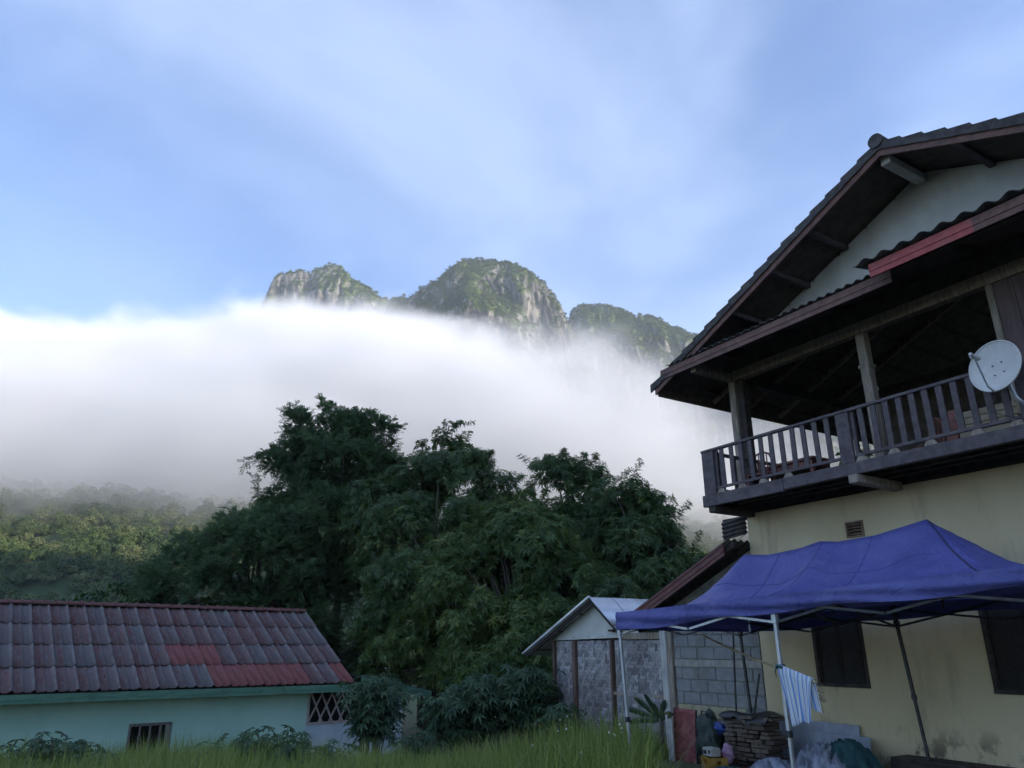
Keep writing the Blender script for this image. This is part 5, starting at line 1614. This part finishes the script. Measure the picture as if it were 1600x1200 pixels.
GT = 'trees behind the huts'
tree('feathery_tree', 'tallest feathery tree with an open crown against the fog', 'tree', (-8.3, 36, -2.0), (-8.1, 36, 6.8),
     [(-8.9, 36, 10.4, 3.0, 2.6, 2.7), (-8.9, 36, 10.4, 3.0, 2.6, 2.7), (-7.6, 36, 11.3, 1.5, 1.5, 1.7), (-6.9, 36, 9.8, 1.5, 1.5, 1.5), (-10.9, 36, 9.2, 1.6, 1.6, 1.8), (-8.6, 36, 7.3, 4.2, 3.0, 2.2), (-11.2, 35.6, 7.2, 2.0, 2.0, 1.5)],
     250, (0.28, 0.62), 14000, 'feather', M_FEATHER, 21, 0.2, GT, inner=1.0, shell=3.0, sprigs=90)
tree('feathery_tree', 'broad feathery tree with trailing branches left of the tallest tree', 'tree', (-11.2, 33, -2.0), (-11.0, 33, 2.6),
     [(-11.3, 33, 5.0, 3.0, 2.4, 2.3), (-13.6, 33, 4.2, 2.4, 2.0, 1.9), (-9.0, 33, 5.8, 2.6, 2.2, 2.0), (-10.5, 32.5, 2.4, 3.8, 2.4, 2.6), (-14.8, 33, 2.6, 1.7, 1.7, 1.6)],
     170, (0.3, 0.7), 11000, 'feather', M_FEATHER, 22, 0.2, GT, inner=0.6, sprigs=80)
tree('feathery_tree', 'paler feathery small tree above the tiled roof corner', 'tree', (-7.6, 33.2, -2.0), (-7.6, 33.2, 1.4),
     [(-8.8, 33.2, 3.4, 2.3, 1.5, 2.1), (-6.9, 33.0, 2.6, 2.2, 1.5, 2.1), (-5.9, 32.6, 0.8, 1.7, 1.3, 1.9), (-9.8, 33.5, 2.2, 1.7, 1.4, 1.7)],
     74, (0.35, 0.75), 6400, 'feather', M_FEATHER_LT, 23, 0.12, GT, inner=0.5)
tree('mango_tree', 'tall dark mango tree in the middle of the clump', 'tree', (-3.2, 32, -1.8), (-3.2, 32, 3.2),
     [(-2.8, 32, 7.2, 2.9, 2.5, 2.6), (-5.0, 32, 6.4, 2.3, 2.2, 2.3), (-0.9, 31.6, 6.0, 1.9, 2.0, 2.0), (-3.0, 31, 4.2, 4.2, 2.8, 2.8)],
     120, (0.45, 0.95), 10500, 'whorl', M_MANGO, 31, 0.26, GT)
tree('mango_tree', 'slender round leaved tree top poking above the middle mango', 'tree', (-4.1, 36, -1.8), (-4.0, 36, 8.2),
     [(-4.3, 36, 10.4, 0.95, 0.9, 1.0), (-3.3, 36, 11.3, 0.75, 0.7, 0.9), (-4.0, 36, 9.2, 1.3, 1.2, 1.2)],
     20, (0.3, 0.55), 620, 'whorl', M_MANGO, 32, 0.12, GT, inner=0.9, leaf=((0.16, 0.24), (0.42, 0.55), 6, 0.4))
tree('mango_tree', 'rounded mango tree low between the two taller ones', 'tree', (0.3, 27.5, -1.6), (0.3, 27.5, 2.0),
     [(0.4, 27.5, 4.4, 2.1, 2.0, 2.2), (-1.4, 27.2, 3.2, 2.0, 1.9, 2.0), (1.9, 27.2, 3.0, 1.8, 1.8, 2.0), (0.2, 26.8, 1.6, 2.8, 2.0, 2.0)],
     105, (0.42, 0.85), 8800, 'whorl', M_MANGO_LT, 33, 0.2, GT)
tree('mango_tree', 'tall mango tree with two leafy heads above the bamboo hut', 'tree', (2.4, 30, -1.6), (2.4, 30, 4.0),
     [(1.7, 30, 7.5, 1.2, 1.3, 1.5), (3.1, 30, 7.1, 1.0, 1.2, 1.4), (2.4, 30, 5.2, 2.2, 2.0, 2.0), (2.6, 29.6, 3.0, 2.6, 2.0, 2.2)],
     105, (0.38, 0.8), 7800, 'whorl', M_MANGO, 34, 0.2, GT)
tree('mango_tree', 'rightmost mango tree leaning over the shed roof', 'tree', (5.0, 28.5, -1.4), (5.0, 28.5, 3.2),
     [(4.7, 28.5, 6.1, 1.2, 1.3, 1.5), (5.6, 28.5, 4.6, 1.1, 1.2, 1.4), (4.4, 28.2, 3.9, 1.7, 1.6, 1.8), (5.8, 28.3, 3.0, 1.1, 1.2, 1.5), (4.7, 28, 2.2, 1.9, 1.6, 1.8)],
     105, (0.36, 0.75), 7800, 'whorl', M_MANGO, 35, 0.18, GT)
tree('mango_tree', 'low bright mango with drooping shoots above the cassava bushes', 'tree', (-2.6, 29.6, -1.8), (-2.6, 29.6, 0.6),
     [(-4.2, 29.8, 1.8, 1.9, 1.2, 2.2), (-2.0, 29.4, 1.6, 1.9, 1.2, 2.2), (0.1, 26.0, 1.3, 1.6, 1.2, 2.0), (1.5, 25.6, 0.5, 1.2, 1.1, 2.0)],
     100, (0.32, 0.62), 6000, 'whorl', M_MANGO_LT, 36, 0.12, GT, bias=0.05)
tree('vine_thicket', 'dark green vine covered thicket behind the roof ridge on the left', 'thicket', (-16.4, 33, -2.0), (-16.4, 33, 1.0),
     [(-17.2, 33, 3.0, 1.9, 1.4, 1.3), (-15.0, 33, 3.1, 1.5, 1.3, 1.3), (-16.0, 33, 1.6, 2.6, 1.6, 1.6)],
     50, (0.4, 0.7), 3000, 'whorl', M_VINE, 41, 0.1, leaf=((0.14, 0.24), (0.5, 0.7), 5, 0.9))
tree('bushy_tree', 'dark bushy undergrowth filling the gap left of the bamboo hut', 'tree', (2.6, 24.5, -1.4), (2.5, 24.5, 0.2),
     [(2.3, 24.8, 1.2, 1.1, 1.0, 1.8), (3.6, 24.6, 1.8, 1.3, 1.0, 1.8), (1.9, 23.4, -0.2, 0.9, 0.8, 1.2)],
     40, (0.4, 0.7), 1500, 'whorl', M_MANGO, 42, 0.1, bias=-0.1)

# cassava bushes: palmate leaves on thin stems
def cassava(name, label, base, h, spread, n_stem, n_leaf, seed, mat=None, size=0.2):
    r = np.random.default_rng(seed)
    o = empty(name, base); tag(o, label, 'bush', 'cassava bushes among the long grass')
    mb = MB(); Pt, At = [], []
    for k in range(n_stem):
        a = r.uniform(0, 6.28); q = r.uniform(0.2, 1) ** 0.6
        top = np.array([math.cos(a) * spread[0] * q, math.sin(a) * spread[1] * q, h * r.uniform(0.72, 1.02) * (1 - 0.25 * q * q)])
        b0 = top * np.array([0.25, 0.25, 0]); md_ = (b0 + top) / 2 + np.array([0, 0, h * 0.08])
        mb.tube([tuple(b0), tuple(md_), tuple(top)], [0.02, 0.016, 0.01], 5)
        for j in range(n_leaf):
            t = 1 - 0.6 * (j / n_leaf) ** 1.3
            p = b0 * (1 - t) ** 2 + 2 * md_ * t * (1 - t) + top * t * t
            aa = j * 2.4 + a
            out_ = np.array([math.cos(aa), math.sin(aa), r.uniform(-0.1, 0.55)])
            pl_ = p + out_ * r.uniform(0.12, 0.34)
            Pt.append(pl_); At.append(unit(out_ * 0.55 + np.array([0, 0, 0.8]) + r.normal(0, 0.2, 3)))
    P, A = np.array(Pt), np.array(At); m_ = len(P)
    t1 = unit(np.cross(A, r.normal(0, 1, (m_, 3)))); t2 = np.cross(A, t1)
    n = 6
    an = np.linspace(-2.3, 2.3, n)[None, :] + r.uniform(0, 6.28, (m_, 1))
    D = (np.cos(an)[..., None] * t1[:, None] + np.sin(an)[..., None] * t2[:, None]).reshape(-1, 3)
    N = np.repeat(A, n, 0)
    Ls = np.repeat(r.uniform(0.7, 1.15, m_) * size, n) * np.tile([0.7, 0.92, 1, 1, 0.92, 0.7], m_)
    V = leaf_quads(np.repeat(P, n, 0), D, N, Ls, Ls * 0.30, 0.5)
    T = np.clip(np.repeat(r.normal(0.45, 0.2, m_), n) + r.normal(0, 0.08, m_ * n), 0, 1)
    link_mesh('leaves', np_mesh('leaves', V.reshape(-1, 3), np.arange(len(V) * 4).reshape(-1, 4), mat or M_CASSAVA, False, T), None, o)
    mb.build('stems', M_BARK, o)
    return o
def gz(x, y): return float(ground_z(np.array([x]), np.array([y]))[0])
def on_ground(x, y): return (x, y, gz(x, y) - 0.02)
cassava('cassava_bush', 'tall dense cassava bush before the green house porch', on_ground(-3.55, 20.4), 2.75, (0.72, 0.7), 26, 24, 51, size=0.23)
cassava('cassava_bush', 'widest cassava bush in the middle, left half of the pair', on_ground(-1.05, 19.0), 2.4, (0.95, 0.8), 28, 22, 52, size=0.23)
cassava('cassava_bush', 'cassava bush nearest the bamboo hut, right half of the pair', on_ground(0.15, 19.6), 2.6, (1.0, 0.8), 28, 22, 53, size=0.23)
cassava('cassava_bush', 'small low cassava with dead stems at the porch wall', on_ground(-2.2, 17.6), 1.25, (0.55, 0.5), 9, 12, 54)
cassava('cassava_bush', 'spreading low cassava in front of the mint wall corner', on_ground(-4.3, 15.2), 1.25, (1.3, 0.7), 18, 14, 55)
cassava('cassava_bush', 'dark leafy low bush at the far left of the grass', on_ground(-8.2, 14.8), 1.15, (0.95, 0.6), 14, 14, 56)
cassava('cassava_bush', 'low dark bush at the left foot of the bamboo hut', on_ground(1.1, 17.6), 1.2, (0.5, 0.5), 9, 12, 57)

# long grass: one mass of blades
m = Mat('long_grass')
t = m.attr('tint')
c = m.mix(m.rng(t, 0.0, 0.6), (0.10, 0.155, 0.034), (0.245, 0.30, 0.065))
c = m.mix(m.rng(t, 0.62, 0.95), c, (0.33, 0.35, 0.11))
m.color(c); m.rough(0.55); m.spec(0.3)
tr = m.n.new('ShaderNodeBsdfTranslucent'); m.l.new(c, tr.inputs['Color'])
mx = m.n.new('ShaderNodeMixShader'); mx.inputs['Fac'].default_value = 0.35
m.l.new(m.p.outputs['BSDF'], mx.inputs[1]); m.l.new(tr.outputs['BSDF'], mx.inputs[2]); m.l.new(mx.outputs['Shader'], m.out.inputs['Surface'])
M_GRASS = m.m
def blades(r, x, y, z, h, lean, w, tint, curl=0.9):
    n = len(x); a = r.uniform(0, 6.28, n)
    dx, dy = np.cos(a), np.sin(a)
    V = np.zeros((n, 8, 3))
    px_, py_ = -dy, dx
    for i, t in enumerate((0, 0.36, 0.70, 1.0)):
        off = lean * h * (t ** 1.9)
        zz = h * (t - curl * 0.35 * lean * t * t)
        ww = w * (1 - t) ** 0.55 if t < 1 else w * 0.04
        cx, cy, cz = x + dx * off, y + dy * off, z + zz
        V[:, 2 * i] = np.stack([cx - px_ * ww, cy - py_ * ww, cz], -1)
        V[:, 2 * i + 1] = np.stack([cx + px_ * ww, cy + py_ * ww, cz], -1)
    q = np.array([[0, 1, 3, 2], [2, 3, 5, 4], [4, 5, 7, 6]])
    F = (np.arange(n)[:, None, None] * 8 + q[None]).reshape(-1, 4)
    return V.reshape(-1, 3), F, np.repeat(tint, 3)
r = np.random.default_rng(77)
nt = 2100
tx = r.uniform(-10.5, 2.6, nt); ty = r.uniform(9.0, 17.5, nt)
dens = 0.5 + 0.5 * fbm(tx * 0.45, ty * 0.45, 3)
ok = (np.abs(tx) < ty * 0.78 + 0.6) & (r.random(nt) < 0.35 + dens)
ok &= tx < ty * 0.165
ok &= ~((tx > 1.3) & (ty > 13.2) & (tx > 1.3 + (17.5 - ty) * 0.25))
tx, ty, dens = tx[ok], ty[ok], dens[ok]
per = 30
bx_ = np.repeat(tx, per) + r.normal(0, 0.13, len(tx) * per); by_ = np.repeat(ty, per) + r.normal(0, 0.13, len(tx) * per)
hh = np.repeat(0.74 + 0.30 * r.random(len(tx)) + 0.08 * smooth(-3.0, 0.5, tx) + 0.22 * fbm(tx * 0.6 + 5, ty * 0.6, 2), per) * r.uniform(0.6, 1.18, len(bx_))
ti = np.clip(np.repeat(0.45 + 0.3 * fbm(tx * 0.35, ty * 0.5 + 8, 3) + r.normal(0, 0.1, len(tx)), per) + r.normal(0, 0.16, len(bx_)) + 0.5 * (r.random(len(bx_)) < 0.10), 0, 1)
V, F, T = blades(r, bx_, by_, ground_z(bx_, by_) - 0.03, hh, r.uniform(0.08, 0.75, len(bx_)), r.uniform(0.005, 0.0115, len(bx_)), ti)
gr_o = link_mesh('long_grass', np_mesh('long_grass', V, F, M_GRASS, False, T))
tag(gr_o, 'long bright green grass growing across the foreground', 'grass', kind='stuff')
# darker weeds and tufts by the hut
nt = 260
tx = r.uniform(0.6, 3.4, nt); ty = r.uniform(11.5, 16.5, nt)
s_ = (tx - HO[0]) * HU[0] + (ty - HO[1]) * HU[1]; d_ = (tx - HO[0]) * HV[0] + (ty - HO[1]) * HV[1]
ok = (d_ < -0.35) & (s_ > 4.1)
tx, ty = tx[ok], ty[ok]
bx_ = np.repeat(tx, 46) + r.normal(0, 0.15, len(tx) * 46); by_ = np.repeat(ty, 46) + r.normal(0, 0.15, len(tx) * 46)
V, F, T = blades(r, bx_, by_, ground_z(bx_, by_) - 0.03, r.uniform(0.25, 0.62, len(bx_)), r.uniform(0.2, 1.0, len(bx_)), r.uniform(0.004, 0.009, len(bx_)), np.clip(r.normal(0.18, 0.12, len(bx_)), 0, 1))
wd_o = link_mesh('weeds', np_mesh('weeds', V, F, M_GRASS, False, T))
tag(wd_o, 'dark tufted weeds growing before the woven hut wall', 'weeds', kind='stuff')

# small white wild flowers standing over the grass
m = Mat('white_petals'); m.color((0.72, 0.72, 0.68)); m.rough(0.7); M_PETAL = m.m
m = Mat('green_stem'); m.color((0.06, 0.10, 0.03)); m.rough(0.7); M_STEM = m.m
fl = MB()
for k in range(6):
    a = 2 * math.pi * k / 6
    fl.add([(0, 0, 0), (0.022 * math.cos(a - .4), 0.022 * math.sin(a - .4), 0.006), (0.034 * math.cos(a), 0.034 * math.sin(a), 0.002), (0.022 * math.cos(a + .4), 0.022 * math.sin(a + .4), 0.006)], [(0, 1, 2, 3)])
FLOWER = fl.mesh('flower_head', M_PETAL)
STEM = MB().tube([(0, 0, -0.9), (0.03, 0.0, -0.4), (0, 0, 0)], [0.005, 0.004, 0.003], 4).mesh('stem', M_STEM)
rf_ = np.random.default_rng(5)
for k in range(20):
    x = rf_.uniform(0.35, 1.9); y = rf_.uniform(11.5, 15.0)
    z = gz(x, y) + rf_.uniform(0.72, 1.08)
    o = empty('wild_flower', (x, y, z), rf_.uniform(0, 6))
    tag(o, 'tiny white wild flower on a thin stem near the bamboo hut', 'flower', 'white wild flowers in the grass')
    h_ = link_mesh('flower_head', FLOWER, None, o); h_.rotation_euler = (R(rf_.uniform(30, 80)), 0, R(rf_.uniform(-60, 60))); h_.scale = (0.7, 0.7, 0.7)
    link_mesh('stem', STEM, None, o)

# sword leaved plant by the white plank
m = Mat('sword_leaves'); c = m.mix(m.rng(m.noise(4, 3), 0.5, 0.7), (0.018, 0.040, 0.020), (0.10, 0.085, 0.025)); m.color(c); m.rough(0.45); M_SWORD = m.m
ag = empty('agave_plant', tuple(ws(4.12, -0.95, GZ)))
tag(ag, 'dark sword leaved plant behind the white plank', 'plant')
MB().tube([(0, 0, -0.05), (0, 0, 0.45), (0.0, 0, 0.75)], [0.05, 0.045, 0.04], 7).build('stem', M_BARK, ag)
for (ds, dz, ln) in ((0.95, 0.55, 1), (0.62, 0.92, 1), (0.30, 1.05, 1), (-0.30, 0.9, 1), (-0.5, 0.55, 1), (0.8, 0.15, 1), (0.05, 0.8, 1)):
    e = Vector((HU[0] * ds - HV[0] * 0.12, HU[1] * ds - HV[1] * 0.12, dz * 0.62))
    side_v = e.cross(Vector((HV[0], HV[1], 0.15))).normalized()
    lf = MB()
    b0 = Vector((0, 0, 0.68))
    n = 8
    for k in range(n + 1):
        t_ = k / n; c_ = b0 + e * t_ + Vector((0, 0, -0.16 * t_ * t_)); w_ = 0.062 * math.sin(math.pi * (0.12 + 0.88 * (1 - t_)) ) ** 0.7 * (1 if t_ < 1 else 0)
        dn = Vector((HV[0], HV[1], 0)) * -0.02
        lf.v += [tuple(c_ - side_v * w_ + dn), tuple(c_), tuple(c_ + side_v * w_ + dn)]
    for k in range(n):
        a = k * 3
        lf.f += [(a, a + 1, a + 4, a + 3), (a + 1, a + 2, a + 5, a + 4)]
    lf.build('leaf', M_SWORD, ag, smooth=True, solid=0.006)

# potted plants on the balcony
def potted(name, s, d, h, label, seed):
    o = at_house(name, s, d, 4.247); tag(o, label, 'potted plant')
    MB().tube([(0, 0, 0), (0, 0, 0.16), (0, 0, 0.18)], [0.075, 0.11, 0.12], 14).build('pot', M_POT, o, smooth=True)
    r = np.random.default_rng(seed)
    P, A = [], []
    mb = MB()
    for k in range(9):
        tp = np.array([r.normal(0, 0.13), r.normal(0, 0.1), h * r.uniform(0.6, 1)])
        mb.tube([(0, 0, 0.15), tuple(tp * np.array([.4, .4, .6]) + np.array([0, 0, .08])), tuple(tp)], [0.008, 0.006, 0.004], 5)
        for t in (0.55, 0.75, 1.0): P.append(tp * t); A.append(unit(tp * np.array([1, 1, .4]) + r.normal(0, .2, 3)))
    V = whorls(r, np.array(P), np.array(A), 5, (0.09, 0.15), (0.35, 0.5), 0.4)
    link_mesh('leaves', np_mesh('leaves', V.reshape(-1, 3), np.arange(len(V) * 4).reshape(-1, 4), M_MANGO, False, r.random(len(V))), None, o)
    mb.build('stems', M_STEM, o)
potted('potted_plant', 0.50, 0.75, 0.85, 'leafy potted plant left of the middle balcony newel', 61)
potted('potted_plant', 0.12, 0.62, 0.62, 'smaller potted plant right behind the middle balcony newel', 62)
